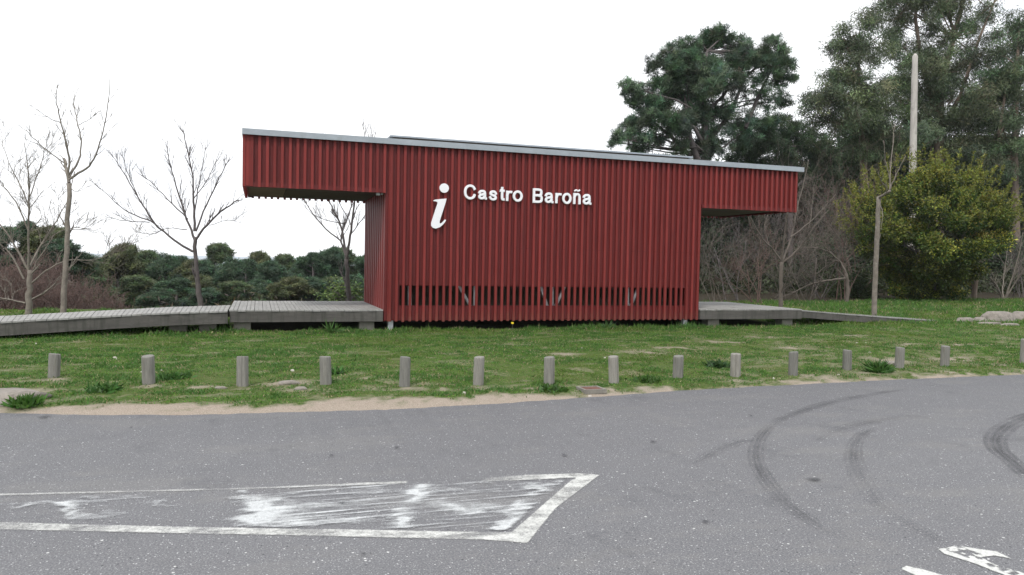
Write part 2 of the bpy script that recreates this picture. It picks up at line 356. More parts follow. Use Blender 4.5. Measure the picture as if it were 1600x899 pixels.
# ------------------------------------------------------------------ road paint
def poly_dist(px, py, poly):
    """signed: >0 inside, distance in px"""
    n = len(poly); ins = np.zeros(px.shape, bool); dm = np.full(px.shape, 1e9)
    for i in range(n):
        x0, y0 = poly[i]; x1, y1 = poly[(i+1) % n]
        c = ((y0 > py) != (y1 > py)) & (px < (x1-x0)*(py-y0)/((y1-y0) or 1e-9)+x0); ins ^= c
        t = np.clip(((px-x0)*(x1-x0)+(py-y0)*(y1-y0))/((x1-x0)**2+(y1-y0)**2+1e-9), 0, 1)
        dm = np.minimum(dm, np.hypot(px-x0-t*(x1-x0), py-y0-t*(y1-y0)))
    return np.where(ins, dm, -dm)
def sheet(name, x0, x1, y0, y1, st, z, fn, mat, label, cat):
    X, Y = np.meshgrid(np.arange(x0, x1, st), np.arange(y0, y1, st)); P = np.stack([X.ravel(), Y.ravel(), np.full(X.size, z)], 1)
    px, py = to_px(P); a = fn(px, py, X.ravel(), Y.ravel())
    w = X.shape[1]; ii = (np.arange(X.shape[0]-1)[:, None]*w+np.arange(w-1)[None]).reshape(-1)
    q = np.stack([ii, ii+1, ii+1+w, ii+w], 1); q = q[a[q].max(1) > .02]
    use = np.unique(q); mp = np.zeros(len(P), int); mp[use] = np.arange(len(use))
    o = npmesh(name, P[use], mp[q], mat, None, np.repeat(a[use][:, None], 3, 1))
    return tag(o, label, cat, kind='structure')
LINE = [(-400,806),(0,815),(130,819),(270,822),(400,825),(560,827),(700,830),(799,831),(892,750),(899,747),(700,756),(637,759),(637,751),(750,744),(912,739),(938,742),(868,795),(825,849),(758,844),(500,838),(280,834),(150,831),(0,828),(-400,822)]
LINE2 = [(-400,779),(0,771),(375,762),(637,751),(637,756),(375,765.5),(0,775),(-400,784)]
def f_line(px, py, X, Y):
    l2 = sstep(-1.2, 1.2, poly_dist(px, py, LINE2))*(.42+.28*fbm(X*4, Y*6, 3))
    d = poly_dist(px, py, LINE); a = sstep(-1.2, 1.2, d)*.72
    a = np.where(py < 765, a*(.30+.7*sstep(640, 900, px)), a)
    a = np.where((px < 300) & (py > 800), a*(.80+.2*(px > 0)*px/300), a)
    a = a*(1-.25*sstep(.5, .8, fbm(X*3, Y*9)))*(.78+.4*fbm(X*14, Y*14, 3))
    return np.maximum(a, l2)
INNER = [(-400,782),(0,773),(375,763),(637,752),(892,750),(799,829),(400,824),(0,814),(-400,806)]
BL = [(105,797,14,16,.6),(150,805,45,8,.4),(60,786,70,4,.55),(130,779,40,4,.4),(385,775,22,9,.65),(402,800,24,16,.85),(440,808,60,14,.35),(480,790,80,8,.25),(385,818,30,8,.6),(648,766,14,7,.7),(638,777,12,8,.6),(620,812,16,12,.75),(690,790,70,10,.22),(835,765,16,10,.6),(815,790,14,10,.55),(788,822,18,9,.9),(800,808,16,9,.6),(860,757,26,5,.5),(735,795,40,10,.3),(190,775,30,3,.3),(245,787,20,4,.35),(560,765,90,5,.2),(530,815,90,5,.3),(720,760,90,4,.25),(300,800,120,20,.08),(560,790,260,30,.14)]
def f_in(px, py, X, Y):
    d = poly_dist(px, py, INNER); m = sstep(-1.5, 2, d); wx = (fbm(X*6, Y*14, 4)-.5)*55; wy = (fbm(X*7+9, Y*9, 4)-.5)*22
    a = np.zeros_like(px)+.04+.05*sstep(360, 480, px)
    for cx, cy, sx, sy, k in BL: a = a+k*np.exp(-(((px+wx-cx)/np.where(px+wx > cx, sx*1.35, sx*.85))**2+((py+wy-cy)/sy)**2))
    st = fbm(X*1.2, Y*38, 3)
    a = a+.30*sstep(.5, .72, st)*sstep(420, 470, px)*(1-sstep(590, 640, px)*.3)+.12*sstep(.55, .75, st)
    hole = sstep(868, 872, px+(800-py)*1.05)*sstep(880, 872, px+(800-py)*1.05-28)*0
    a = a*(.45+.9*fbm(X*9+3, Y*22, 4))*(1-.75*sstep(-14, -2, (px-799)-(829-py)*1.18)); return np.clip(a, 0, .78)*m
sheet('road_marking', -3.4, 2.6, 3.6, 6.6, .012, .004, f_line, M['paint'], 'white painted outline of the pointed traffic island', 'road marking')
sheet('road_marking', -3.4, 2.5, 3.6, 6.6, .012, .008, f_in, M['smear'], 'smeared white paint scuffed across the inside of the traffic island', 'road marking')
zz = lambda x, y: (1050+x/2.653, 560+y/2.653)
ARW = [zz(*p) for p in [(1100,790),(1180,774),(1240,784),(1350,800),(1418,834),(1340,820),(1285,825),(1330,850),(1400,872),(1520,905),(1620,960),(1480,960),(1380,900),(1250,850),(1130,812)]]
ARW2 = [zz(*p) for p in [(945,872),(970,858),(1050,876),(1150,905),(1250,960),(1100,960),(1010,902)]]
def f_arw(px, py, X, Y):
    a = np.maximum(sstep(-1, 1.2, poly_dist(px, py, ARW)), sstep(-1, 1.2, poly_dist(px, py, ARW2)))*.80
    band = np.abs((py-(560+790/2.653))-(px-(1050+1160/2.653))*.38+2); tr = sstep(9, 5, band)
    return a*(1-.55*tr*sstep(.35, .6, vnoise(X*38, Y*38)))
sheet('road_marking', 1.2, 6.0, 1.8, 5.4, .012, .004, f_arw, M['paint'], 'curved white arrow half out of the corner, crossed by tyre tracks', 'road marking')
def strip(name, pts, wid, z, mat, label, cat, amp=1, tread=0):
    amp *= .95
    P = np.array([PZ(*p, z) for p in pts]); t = np.linspace(0, len(P)-1, 60); 
    # smooth resample
    from numpy import interp
    k = np.arange(len(P)); Q = np.stack([interp(t, k, P[:, j]) for j in range(3)], 1)
    for _ in range(6): Q[1:-1] = (Q[:-2]+Q[1:-1]*2+Q[2:])/4
    L = np.concatenate([[0], np.cumsum(np.linalg.norm(np.diff(Q, axis=0), axis=1))]); ns = int(L[-1]/.012)
    s = np.linspace(0, L[-1], ns); Q = np.stack([interp(s, L, Q[:, j]) for j in range(3)], 1)
    T = unit(np.gradient(Q, axis=0)); Nn = np.stack([-T[:, 1], T[:, 0], 0*T[:, 0]], 1)
    W = .62*interp(s/L[-1], np.linspace(0, 1, len(wid)), wid); m = 15; u = np.linspace(-1, 1, m)
    V = Q[:, None]+Nn[:, None]*(u[None, :, None]*W[:, None, None]/2)
    a = np.cos(u*np.pi/2)[None]**.6*.62*np.ones((ns, 1)); e = s/L[-1]
    a = a*(1-.22*(1+np.cos(u[None]*14)))*(1-.2*np.exp(-((np.abs(u)[None]-.3)/.16)**2))*(sstep(0, .12, e)*sstep(1, .85, e))[:, None]
    a = a*(.45+1.1*fbm(s*1.5+z*999, s*0, 3))[:, None]*(.75+.5*fbm(np.repeat(s[:, None], m, 1)*3, u[None]*3+5+0*s[:, None], 3))
    if tread: a = a*(1-tread*(np.sin(s[:, None]*2*np.pi/.045+u[None]*3) > 0))
    ii = (np.arange(ns-1)[:, None]*m+np.arange(m-1)[None]).reshape(-1)
    o = npmesh(name, V.reshape(-1, 3), np.stack([ii, ii+1, ii+1+m, ii+m], 1), mat, None, np.repeat((a*amp).reshape(-1, 1), 3, 1))
    tag(o, label, cat, kind='structure')
strip('tyre_mark', [zz(*p) for p in [(1050,120),(950,130),(760,158),(620,190),(500,230),(410,270),(355,335),(338,400),(370,480),(430,560),(510,630),(600,690),(700,745),(800,805),(880,860),(960,930)]], [.15,.22,.36,.34,.26,.24,.26,.3,.3,.26,.22], .003, M['tyre'], 'long dark curved skid mark sweeping down the middle of the bend', 'tyre mark', 1.25, .25)
strip('tyre_mark', [zz(*p) for p in [(900,270),(800,300),(755,350),(750,430),(790,510),(850,600),(950,672),(1060,730),(1170,785),(1300,850),(1420,905)]], [.16,.22,.28,.34,.36,.32,.26,.2], .011, M['tyre'], 'ribbed tyre track running down to the white arrow', 'tyre mark', 1.3, .4)
strip('tyre_mark', [zz(*p) for p in [(1600,215),(1520,225),(1440,255),(1370,290),(1335,335),(1350,380),(1400,420),(1470,480),(1540,560)]], [.3,.44,.44,.4,.34,.3], .003, M['tyre'], 'broad dark skid curl at the right side of the road', 'tyre mark', 1.3)
strip('tyre_mark', [zz(*p) for p in [(60,450),(130,415),(210,370),(290,342),(390,340)]], [.16,.26,.3,.2], .005, M['tyre'], 'faint tyre track joining the curved skid mark from the left', 'tyre mark', .95)
strip('tyre_mark', [zz(*p) for p in [(570,370),(650,310),(800,265),(1000,235),(1150,270),(1300,300)]], [.3,.4,.4,.3], .005, M['tyre'], 'very faint scuff band right of the curved skid mark', 'tyre mark', .8)
STN = [(1272,750,20,4),(1102,816,11,3.5),(1173,650,6,1.2),(205,669,5,1.2),(70,652,16,2),(535,787,9,2),(568,867,8,2.5),(620,700,7,1.5),(1020,691,9,1.5),(882,712,6,2),(518,712,6,1.2),(510,811,2,1)]
for i, (x, y, a_, b_) in enumerate(STN):
    c = PZ(x, y, .005); w = a_*scl(x, c[1]); h = abs(PZ(x, y-b_, 0)[1]-c[1])
    k = 20; V = [(c[0]+.0, c[1], .012)]+[(c[0]+w*math.cos(t)*(1+.15*math.sin(3*t+i)), c[1]+h*math.sin(t), .012) for t in np.linspace(0, 2*np.pi, k, endpoint=False)]
    cc = [.85]+[.25]*k
    me = npmesh('oil_stain', V, [(0, 1+j, 1+(j+1) % k) for j in range(k)], M['stain'], None, np.repeat(np.array(cc)[:, None], 3, 1))
    tag(me, 'small dark oil spots scattered on the asphalt', 'stain', 'oil spots on the asphalt', kind='structure')
# ------------------------------------------------------------------ building
YF, YB = 16.17, 19.5; XL, XR, BL_, BR_ = -.32, 13.0, 2.54, 10.24; ZB, ZS, ZT = .267, 3.02, 4.14
bld = empty('pavilion', (6.4, 17.8, .1), 'red slatted timber information pavilion with overhanging roof ends', 'building')
SD, BT = .05, .03; PIT = .1475; SWD = .056
def clad(yout, sgn, name, band):
    b = MB(); s = MB(); y0 = yout+sgn*SD; y1 = y0+sgn*BT
    A, B_ = min(y0, y1), max(y0, y1); e = .002
    zs = ZS-.021 if sgn > 0 else ZS+.02
    b.box((XL+.06, A-(.035 if sgn > 0 else 0), zs), (BL_, B_, zs+.09)); b.box((BR_, A-(.035 if sgn > 0 else 0), zs), (XR-.06, B_, zs+.09))
    b.box((XL+.06, A, zs+.09), (BL_, B_, ZT-.05)); b.box((BR_, A, zs+.09), (XR-.06, B_, ZT-.05))
    b.box((BL_, A, 1.04), (BR_, B_, ZT-.05)); b.box((BL_, A, ZB+.02), (BR_, B_, .61))
    b.box((BL_, A, .61), (2.87, B_, 1.04)); b.box((9.84, A, .61), (BR_, B_, 1.04))
    n = int(round((XR-XL)/PIT)); p = (XR-XL-SWD)/n
    rg = random.Random(5)
    for i in range(n+1):
        x = XL+i*p; inb = BL_-.02 <= x <= BR_-SWD+.03
        z0 = (ZB if inb else ZS-.02)+rg.uniform(-.006, .006); j = rg.uniform(-.004, .004)
        ya, yb = sorted((yout+rg.uniform(0, .004), y0-sgn*e)); s.box((x+j, ya, z0), (x+j+SWD, yb, ZT-.045))
    # plain corner boards
    for x in (BL_-.005, XL+.065): 
        ya, yb = sorted((yout+sgn*.012, y0-sgn*e)); s.box((x+(.07 if x > 0 else 0), ya, (ZB if x > 0 else ZS)), (x+(.16 if x > 0 else .12), yb, ZT-.047))
    c = s.build(name, M['slat'], bld); bb = b.build('backing_board', M['backing'], c); return c
clad(YF, 1, 'front_cladding', True); clad(YB, -1, 'rear_cladding', True)
def sidewall(x, sgn, z0, z1, name, ya=YF+.09, yb=YB-.09):
    s = MB(); b = MB(); n = int((yb-ya)/.29)
    for i in range(n+1):
        y = ya+i*(yb-ya-.17)/n; a, c = sorted((x, x+sgn*.03)); s.box((a, y, z0), (c, y+.17, z1))
    a, c = sorted((x+sgn*.07, x+sgn*.1)); b.box((a, ya, z0+.01), (c, yb, z1-.01))
    o = s.build(name, M['slat'], bld); b.build('backing_board', M['backing'], o)
sidewall(BL_+.002, 1, ZB, ZS+.6, 'side_wall'); sidewall(BR_-.002, -1, ZB, ZS+.6, 'side_wall')
sidewall(XL+.002, 1, ZS-.02, ZT-.06, 'end_fascia'); sidewall(XR-.002, -1, ZS-.02, ZT-.06, 'end_fascia')
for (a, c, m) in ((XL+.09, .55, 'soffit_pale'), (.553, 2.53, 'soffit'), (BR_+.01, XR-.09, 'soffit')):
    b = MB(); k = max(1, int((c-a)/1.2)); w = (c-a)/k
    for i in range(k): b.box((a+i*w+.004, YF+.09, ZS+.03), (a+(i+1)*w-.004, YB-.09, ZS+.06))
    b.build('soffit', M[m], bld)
b = MB(); o_ = .07
b.box((XL-.01, YF-o_, ZT-.118), (XR+.135, YF-o_+.02, ZT)); b.box((XL-.01, YB+o_-.02, ZT-.118), (XR+.135, YB+o_, ZT))
b.box((XL-.01, YF-o_+.022, ZT-.118), (XL+.01, YB+o_-.022, ZT)); b.box((XR+.115, YF-o_+.022, ZT-.118), (XR+.135, YB+o_-.022, ZT))
for k in range(5):
    x = XL+2.2+k*2.4; b.box((x, YF-o_-.004, ZT-.119), (x+.012, YF-o_-.001, ZT+.001))
b.build('roof_trim', M['zinc'], bld)
b = MB(); b.box((XL+.012, YF-o_+.024, ZT-.10), (XR+.113, YB+o_-.024, ZT-.02)); b.build('roof', M['zinc'], bld)
yp = 16.9; za = PY(610, 212, yp)[2]; xa = PY(610, 212, yp)[0]; xb = PY(1083, 244, yp)[0]; zb = PY(1083, 244, yp)[2]; zp = (za+zb)/2
b = MB(); b.box((xa, yp, zp-.035), (xb, YB-.6, zp)); pr = b.build('roof_panel', M['zinc'], bld)
b = MB(); b.box((xa+.08, yp+.05, ZT-.02), (xb-.1, YB-.65, zp-.036)); b.build('panel_curb', M['dark'], pr)
b = MB(); b.box((BL_+.08, YF+.1, ZB+.02), (BR_-.08, YB-.1, ZB+.12)); b.build('floor', M['dark'], bld)
b = MB(); b.box((BL_+.3, YF+.9, ZB+.121), (BR_-.3, YF+.96, ZS)); b.build('band_light_blocker', M['dark'], bld)  # added dark board, blocks rear daylight so the window band stays dim
# steel frame behind the window band
def fpx(x, y, Y=YF+.17): return tuple(PY(x, y, Y))
for lst in ([((742,440),(742,490))], [((713,440),(737,482))], [((862,440),(862,490))], [((842,440),(856,482))], [((886,440),(866,482))], [((980,440),(980,490))], [((1000,440),(984,482))], [((640,440),(640,490))]):
    b = MB()
    for (p, q) in lst: b.bar(fpx(*p), fpx(*q), .075 if p[0] == q[0] else .055, .05)
    b.build('steel_post' if lst[0][0][0] == lst[0][1][0] else 'steel_brace', M['steel'], bld)
for x, w in ((612, .11), (1075, .11)):
    for Y in (YF+.12, YB-.3):
        b = MB(); X = PY(x, 500, YF)[0]; b.box((X-w/2, Y, float(hgt(X, Y))-.05), (X+w/2, Y+.11, ZB+.018)); b.build('foot', M['steel'], bld, .004)
for X in (5.2, 7.6):
    b = MB(); b.box((X, YB-1.2, 0), (X+.12, YB-1.08, ZB+.018)); b.build('foot', M['steel'], bld)
# floodlight under the soffit
c = PY(592, 301, YF+.14); b = MB(); b.box((c[0]-.05, c[1], ZS-.07), (c[0]+.03, c[1]+.08, ZS-.015)); b.box((c[0]-.015, c[1]+.02, ZS-.015), (c[0]-.002, c[1]+.04, ZS+.03))
b.box((c[0]+.05, c[1]+.01, ZS-.055), (c[0]+.1, c[1]+.07, ZS-.01)); fl = b.build('floodlight', M['steel'], bld, .006)
# lettering
STK = {
 'C': [[(.98,.77),(.88,.91),(.6,1),(.3,.96),(.06,.78),(0,.5),(.06,.22),(.3,.04),(.6,0),(.9,.10),(1,.27)]],
 'a': [[(.03,.76),(.14,.94),(.45,1),(.76,.95),(.84,.78),(.84,.5),(.84,.15),(.90,0),(.99,0)], [(.84,.60),(.5,.54),(.12,.45),(0,.25),(.08,.05),(.36,0),(.68,.08),(.84,.32)]],
 's': [[(.95,.76),(.82,.95),(.5,1),(.18,.96),(.04,.77),(.16,.60),(.5,.52),(.86,.42),(.98,.23),(.84,.05),(.5,0),(.16,.05),(0,.25)]],
 't': [[(.45,1),(.45,.6),(.45,.16),(.58,.01),(.95,.02)], [(0,.76),(.45,.76),(.92,.76)]],
 'r': [[(0,1),(0,.5),(0,0)], [(0,.55),(.18,.85),(.5,.99),(1,.98)]],
 'o': [[(.5+.5*math.sin(t), .5+.5*math.cos(t)) for t in np.linspace(0, 2*np.pi, 25)]],
 'B': [[(0,0),(0,.5),(0,1)], [(0,1),(.3,1),(.62,1),(.9,.95),(.93,.77),(.88,.57),(.6,.53),(.3,.53),(0,.53)], [(.55,.53),(.92,.48),(1,.27),(.93,.05),(.62,0),(.3,0),(0,0)]],
 'ñ': [[(0,.68),(0,.3),(0,0)], [(0,.42),(.16,.62),(.5,.69),(.88,.64),(1,.44),(1,.2),(1,0)], [(.08,.93),(.25,1),(.5,.955),(.75,.91),(.93,.98)]]}
def glyph(ch, box):
    x0, z0, x1, z1 = box; T_ = .027; V = []; Fc = []
    for si, st in enumerate(STK[ch]):
        h = T_*(.62 if ch == 'ñ' and si == 2 else 1.); q = np.array([(x0+T_+(x1-x0-2*T_)*u, z0+T_+(z1-z0-2*T_)*v) for u, v in st])
        for _ in range(3):
            m = np.empty((2*len(q)-2, 2)); m[0::2] = q[:-1]*.75+q[1:]*.25; m[1::2] = q[:-1]*.25+q[1:]*.75; m[0] = q[0]; m[-1] = q[-1]; q = m
        if ch != 'o':
            q[0] -= 0; e0 = unit(q[0]-q[1]); e1 = unit(q[-1]-q[-2]); q = np.vstack([q[0]+e0*h*.9, q, q[-1]+e1*h*.9])
        t = unit(np.gradient(q, axis=0)); n_ = np.stack([-t[:, 1], t[:, 0]], 1)
        if ch == 'o': t[0] = t[-1] = unit(t[0]+t[-1]); n_[0] = n_[-1] = [-t[0][1], t[0][0]]
        ins = .006; k = len(q); yf = YF-.045-.0015*si; n0 = len(V)
        for (w, y) in ((h, YF-.004), (h, yf+.006), (h-ins, yf)):
            for sg in (1, -1): V += [(a_, y, b_) for a_, b_ in q+n_*w*sg]
        R_ = lambda l, sg, i: n0+(l*2+sg)*k+i
        for i in range(k-1):
            for l in (0, 1):
                Fc.append((R_(l,0,i),R_(l,0,i+1),R_(l+1,0,i+1),R_(l+1,0,i))); Fc.append((R_(l,1,i+1),R_(l,1,i),R_(l+1,1,i),R_(l+1,1,i+1)))
            Fc.append((R_(2,0,i),R_(2,0,i+1),R_(2,1,i+1),R_(2,1,i)))
        for i in (0, k-1):
            for l in (0, 1): Fc.append((R_(l,0,i),R_(l,1,i),R_(l+1,1,i),R_(l+1,0,i)))
    mb_ = MB(); mb_.v = V; mb_.f = Fc; o = mb_.build('letter', M['white'], bld); o['label'] = 'white raised letter %s' % ch
z6 = lambda x, y: (620+x/5, 270+y/5)
for ch, x0, x1, yt, yb in [('C',523,618,94,210),('a',635,706,136,210),('s',720,785,140,218),('t',803,845,112,220),('r',853,902,142,222),('o',905,985,141,227),('B',1062,1143,126,236),('a',1155,1226,156,238),('r',1238,1287,160,240),('o',1292,1366,160,245),('ñ',1378,1438,128,246),('a',1452,1522,168,250)]:
    pa = PY(*z6(x0, yb), YF-.03); pb = PY(*z6(x1, yt), YF-.03); glyph(ch, (pa[0], pa[2], pb[0], pb[2]))
b = MB(); st = [(285,217),(300,211),(345,206),(388,203),(380,235),(335,375),(333,392),(340,398),(352,392),(366,377),(376,366),(384,372),(375,388),(355,410),(335,427),(305,437),(282,432),(268,415),(269,392),(290,325),(317,245),(318,232),(308,225),(287,223)]
pts = [PY(*z6(*p), YF-.03) for p in st]; b.prism([(p[0], p[2]) for p in pts], YF-.045, YF-.003)
c = PY(*z6(370, 121), YF-.03); r = 36/5*scl(694, YF); b.prism([(c[0]+r*math.cos(t)*1.02, c[2]+r*math.sin(t)) for t in np.linspace(0, 2*np.pi, 32, endpoint=False)], YF-.045, YF-.003)
b.build('information_symbol', M['white'], bld)
# ------------------------------------------------------------------ decks and boardwalks
def boards(b, A, B_, C_, D_, n, th=.03, gap=.009, rg=random.Random(2), ):
    """quad deck A(front-left) B(front-right) C(back-right) D(back-left); boards run front to back"""
    A, B_, C_, D_ = map(Vector, (A, B_, C_, D_))
    for i in range(n):
        t0 = i/n; t1 = (i+1)/n-gap/((B_-A).length/n)/n; dz = Vector((0, 0, rg.uniform(-.003, .003)))
        e0 = rg.uniform(-.012, .012)
        f0, f1 = A.lerp(B_, t0), A.lerp(B_, t1); k0, k1 = D_.lerp(C_, t0), D_.lerp(C_, t1); ey = Vector((0, e0, 0)); dn = Vector((0, 0, -th))
        # two ribs per board with a groove
        m0, m1 = f0.lerp(f1, .47), f0.lerp(f1, .53); q0, q1 = k0.lerp(k1, .47), k0.lerp(k1, .53)
        for (a, c, d, e) in ((f0, m0, q0, k0), (m1, f1, k1, q1)):
            b.hexa([a+dn+ey+dz, c+dn+ey+dz, d+dn+dz, e+dn+dz, a+ey+dz, c+ey+dz, d+dz, e+dz])
        b.hexa([m0+dn+ey, m1+dn+ey, q1+dn, q0+dn, m0+ey-Vector((0, 0, .008)), m1+ey-Vector((0, 0, .008)), q1-Vector((0, 0, .008)), q0-Vector((0, 0, .008))])
def footing(x, y, z1, par, w=.32):
    b = MB(); z0 = float(hgt(x, y))-.1; b.box((x-w/2, y, z0), (x+w/2, y+.3, z1)); b.build('footing', M['footing'], par, .01)
def platform(x0, x1, y0, y1, z, label, foots):
    e = empty('deck_platform', ((x0+x1)/2, (y0+y1)/2, .1), label, 'deck')
    b = MB(); boards(b, (x0, y0, z), (x1, y0, z), (x1, y1, z), (x0, y1, z), int((x1-x0)/.155)); b.build('deck_boards', M['deck'], e)
    for ya in (y0+.012, y1-.07):
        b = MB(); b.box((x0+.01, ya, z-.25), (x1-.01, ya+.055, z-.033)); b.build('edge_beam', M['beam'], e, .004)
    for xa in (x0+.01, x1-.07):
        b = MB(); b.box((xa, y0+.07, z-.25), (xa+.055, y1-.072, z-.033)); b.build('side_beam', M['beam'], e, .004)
    for fx in foots:
        footing(fx, y0+.15, z-.252, e); footing(fx, y1-.6, z-.252, e)
    return e
platform(-.55, 2.53, YF+.0, YB, .52, 'weathered grey plank deck under the left roof overhang', [-.3, 2.2])
platform(10.26, 13.28, YF+.0, YB, .525, 'weathered grey plank deck under the right roof overhang', [10.75, 12.95])
def ramp_walk(fr, bk, label, beamh, foots, nb):
    """fr, bk: lists of points (front/back top edges)"""
    e = empty('boardwalk', ((fr[0][0]+fr[-1][0])/2, (fr[0][1]+fr[-1][1])/2, .1), label, 'boardwalk'); b = MB(); bf = MB(); bb = MB()
    for i in range(len(fr)-1):
        a, c, d, g = fr[i], fr[i+1], bk[i+1], bk[i]; n = max(1, int((Vector(c)-Vector(a)).length/.155)); boards(b, a, c, d, g, n)
        for (p, q, m, s) in ((a, c, bf, 1), (g, d, bb, -1)):
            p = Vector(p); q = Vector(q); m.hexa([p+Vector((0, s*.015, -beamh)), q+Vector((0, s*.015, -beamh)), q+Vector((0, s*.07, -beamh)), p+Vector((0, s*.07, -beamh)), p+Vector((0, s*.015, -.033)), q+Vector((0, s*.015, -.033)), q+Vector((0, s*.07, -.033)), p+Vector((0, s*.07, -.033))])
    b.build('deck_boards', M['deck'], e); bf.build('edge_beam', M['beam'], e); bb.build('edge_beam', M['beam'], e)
    for (x, y, z) in foots: footing(x, y, z, e)
ramp_walk([(-10.5, 13.2, .10), (-7.2, 14.35, .24), (-4.24, 15.30, .38), (-2.9, 15.62, .44), (-1.6, 15.9, .49), (-.57, 16.1, .505)], [(-11.2, 14.5, .10), (-7.9, 15.7, .24), (-4.55, 16.72, .38), (-3.1, 17.2, .44), (-1.7, 17.7, .49), (-.57, 18.0, .505)], 'grey plank boardwalk sloping down to the left edge of the photo', .25, [(-.95, 16.3, .25), (-1.5, 16.25, .25)], 8)
ramp_walk([(13.3, 16.4, .50), (15.2, 16.8, .36), (17.1, 17.1, .23), (19.0, 17.3, .12)], [(13.3, 17.7, .50), (15.0, 18.1, .36), (16.9, 18.4, .23), (18.8, 18.7, .12)], 'narrow dark boardwalk ramp descending right into the grass', .2, [], 8)
# ------------------------------------------------------------------ bollards
BO = [(83,553,590),(233,556,600),(379,557,602),(510,557,600),(632,558,602),(747,558,599),(858,558,598),(960,557,596),(1059,556,588),(1149,553,586),(1239,550,584),(1324,547,576),(1405,543,573),(1476,541,570),(1601,530,566)]
ORD = ['leftmost', 'second', 'third', 'fourth', 'fifth', 'sixth', 'seventh', 'eighth', 'ninth', 'tenth', 'eleventh', 'twelfth', 'thirteenth', 'fourteenth', 'rightmost']
def bollard_mesh(seed):
    rg = np.random.default_rng(seed); k = 28; V = []; a = np.arange(k)*2*np.pi/k; r0 = 1+.03*np.sin(2*a+rg.random()*6)+.015*np.sin(5*a+rg.random()*6)
    ck = rg.integers(0, k); r0[ck] *= .78; r0[(ck+9) % k] *= .88; r0 *= rg.uniform(.94, 1.06)
    prof = [(-.3, 1.02), (.0, 1.0), (.2, .985), (.47, .97), (.492, .95), (.5, .88)]
    for z, s in prof:
        for j in range(k): V.append((math.cos(a[j])*.072*r0[j]*s, math.sin(a[j])*.072*r0[j]*s, z+(.006*math.cos(a[j]+seed) if z > .4 else 0)))
    Fc = [(i*k+j, i*k+(j+1) % k, (i+1)*k+(j+1) % k, (i+1)*k+j) for i in range(len(prof)-1) for j in range(k)]
    V.append((0, 0, .5)); c = len(V)-1; t = (len(prof)-1)*k
    me = bpy.data.meshes.new('bollard'); me.from_pydata(V, [], Fc+[(t+j, t+(j+1) % k, c) for j in range(k)]); me.update()
    me.materials.append(M['bollard']); return me
bm_ = [bollard_mesh(s) for s in range(15)]
for i, (x, yt, yb) in enumerate(BO):
    g = PZ(x, yb, .05); z = float(hgt(g[0], g[1])); top = PY(x, yt, g[1])[2]
    o = bpy.data.objects.new('bollard', bm_[i]); COL.objects.link(o); o.location = (g[0], g[1], top-.5); o.rotation_euler = (random.uniform(-.04, .04), random.uniform(-.045, .045), random.uniform(0, 6))
    lab = {0: 'leftmost round weathered wooden bollard near the flat rock', 14: 'rightmost round wooden bollard, cut off by the photo edge'}.get(i, '%s round weathered wooden bollard from the left along the verge' % ORD[i])
    tag(o, lab, 'bollard', 'wooden bollards along the road verge')
# ------------------------------------------------------------------ stones, drain, small things
import bmesh
def stone(px, py, w, d, h, label, z=.05, group=None, name='stone', mat='stone', seed=0):
    c = PZ(px, py, z); rg = np.random.default_rng(seed+int(px)); bm = bmesh.new(); bmesh.ops.create_icosphere(bm, subdivisions=3, radius=1)
    off = rg.random(3)*20
    for v in bm.verts:
        n = .75+.5*float(fbm(np.array([v.co.x*1.3+off[0]]), np.array([v.co.y*1.3+v.co.z*1.7+off[1]]), 3)[0]); v.co *= n
        v.co.x *= w/2; v.co.y *= d/2; v.co.z = max(-.5, min(v.co.z, .8))*h
    me = bpy.data.meshes.new(name); bm.to_mesh(me); bm.free()
    for p in me.polygons: p.use_smooth = True
    o = link(name, me, None, M[mat]); o.location = (c[0], c[1], float(hgt(c[0], c[1]))); return tag(o, label, 'rock', group)
stone(15, 622, .75, .55, .13, 'broad flat grey rock in the grass at the left photo edge')
stone(452, 599, .26, .14, .05, 'flat pale stone in bare soil near the fourth bollard')
stone(470, 607, .15, .08, .045, 'small white stone lying by the bare patch')
stone(345, 606, .14, .08, .03, 'thin pale stone beside the third bollard')
stone(1392, 568, .38, .25, .06, 'low grey stone left of the thirteenth bollard')
sl = [(1508,501,.7,.3,.17,'small stone at the left end of the stone edging'),(1532,501,.5,.3,.18,'squat brown stone second in the stone edging'),(1562,500,1.3,.6,.38,'largest rounded boulder in the stone edging'),(1545,504,.9,.3,.07,'flat slab lying before the large boulder'),(1594,498,.8,.5,.32,'slanting boulder at the right photo edge'),(1578,506,.7,.3,.08,'low flat stone right of the large boulder')]
for i, (x, y, w, d, h, l) in enumerate(sl): stone(x, y, w, d, h, l, z=.12, group='stones edging the grass mound', seed=i)
c0, c1 = PZ(900, 606, .04), PZ(948, 613, .02)
b = MB(); x0, x1, y0, y1 = c0[0], c1[0], c1[1], c0[1]; zg = .045
for q in ((x0, y0, x1, y0+.03), (x0, y1-.03, x1, y1), (x0, y0+.03, x0+.03, y1-.03), (x1-.03, y0+.03, x1, y1-.03)): b.box((q[0], q[1], zg-.04), (q[2], q[3], zg+.012))
dg = empty('drain_grate', ((x0+x1)/2, (y0+y1)/2, zg), 'rusty iron drain grate at the road edge below the seventh bollard', 'drain')
b.build('frame', M['footing'], dg); b = MB()
for i in range(9):
    xx_ = x0+.04+i*(x1-x0-.09)/8; b.box((xx_, y0+.031, zg-.02), (xx_+.018, y1-.031, zg+.006))
b.build('grate_bars', M['rust'], dg)
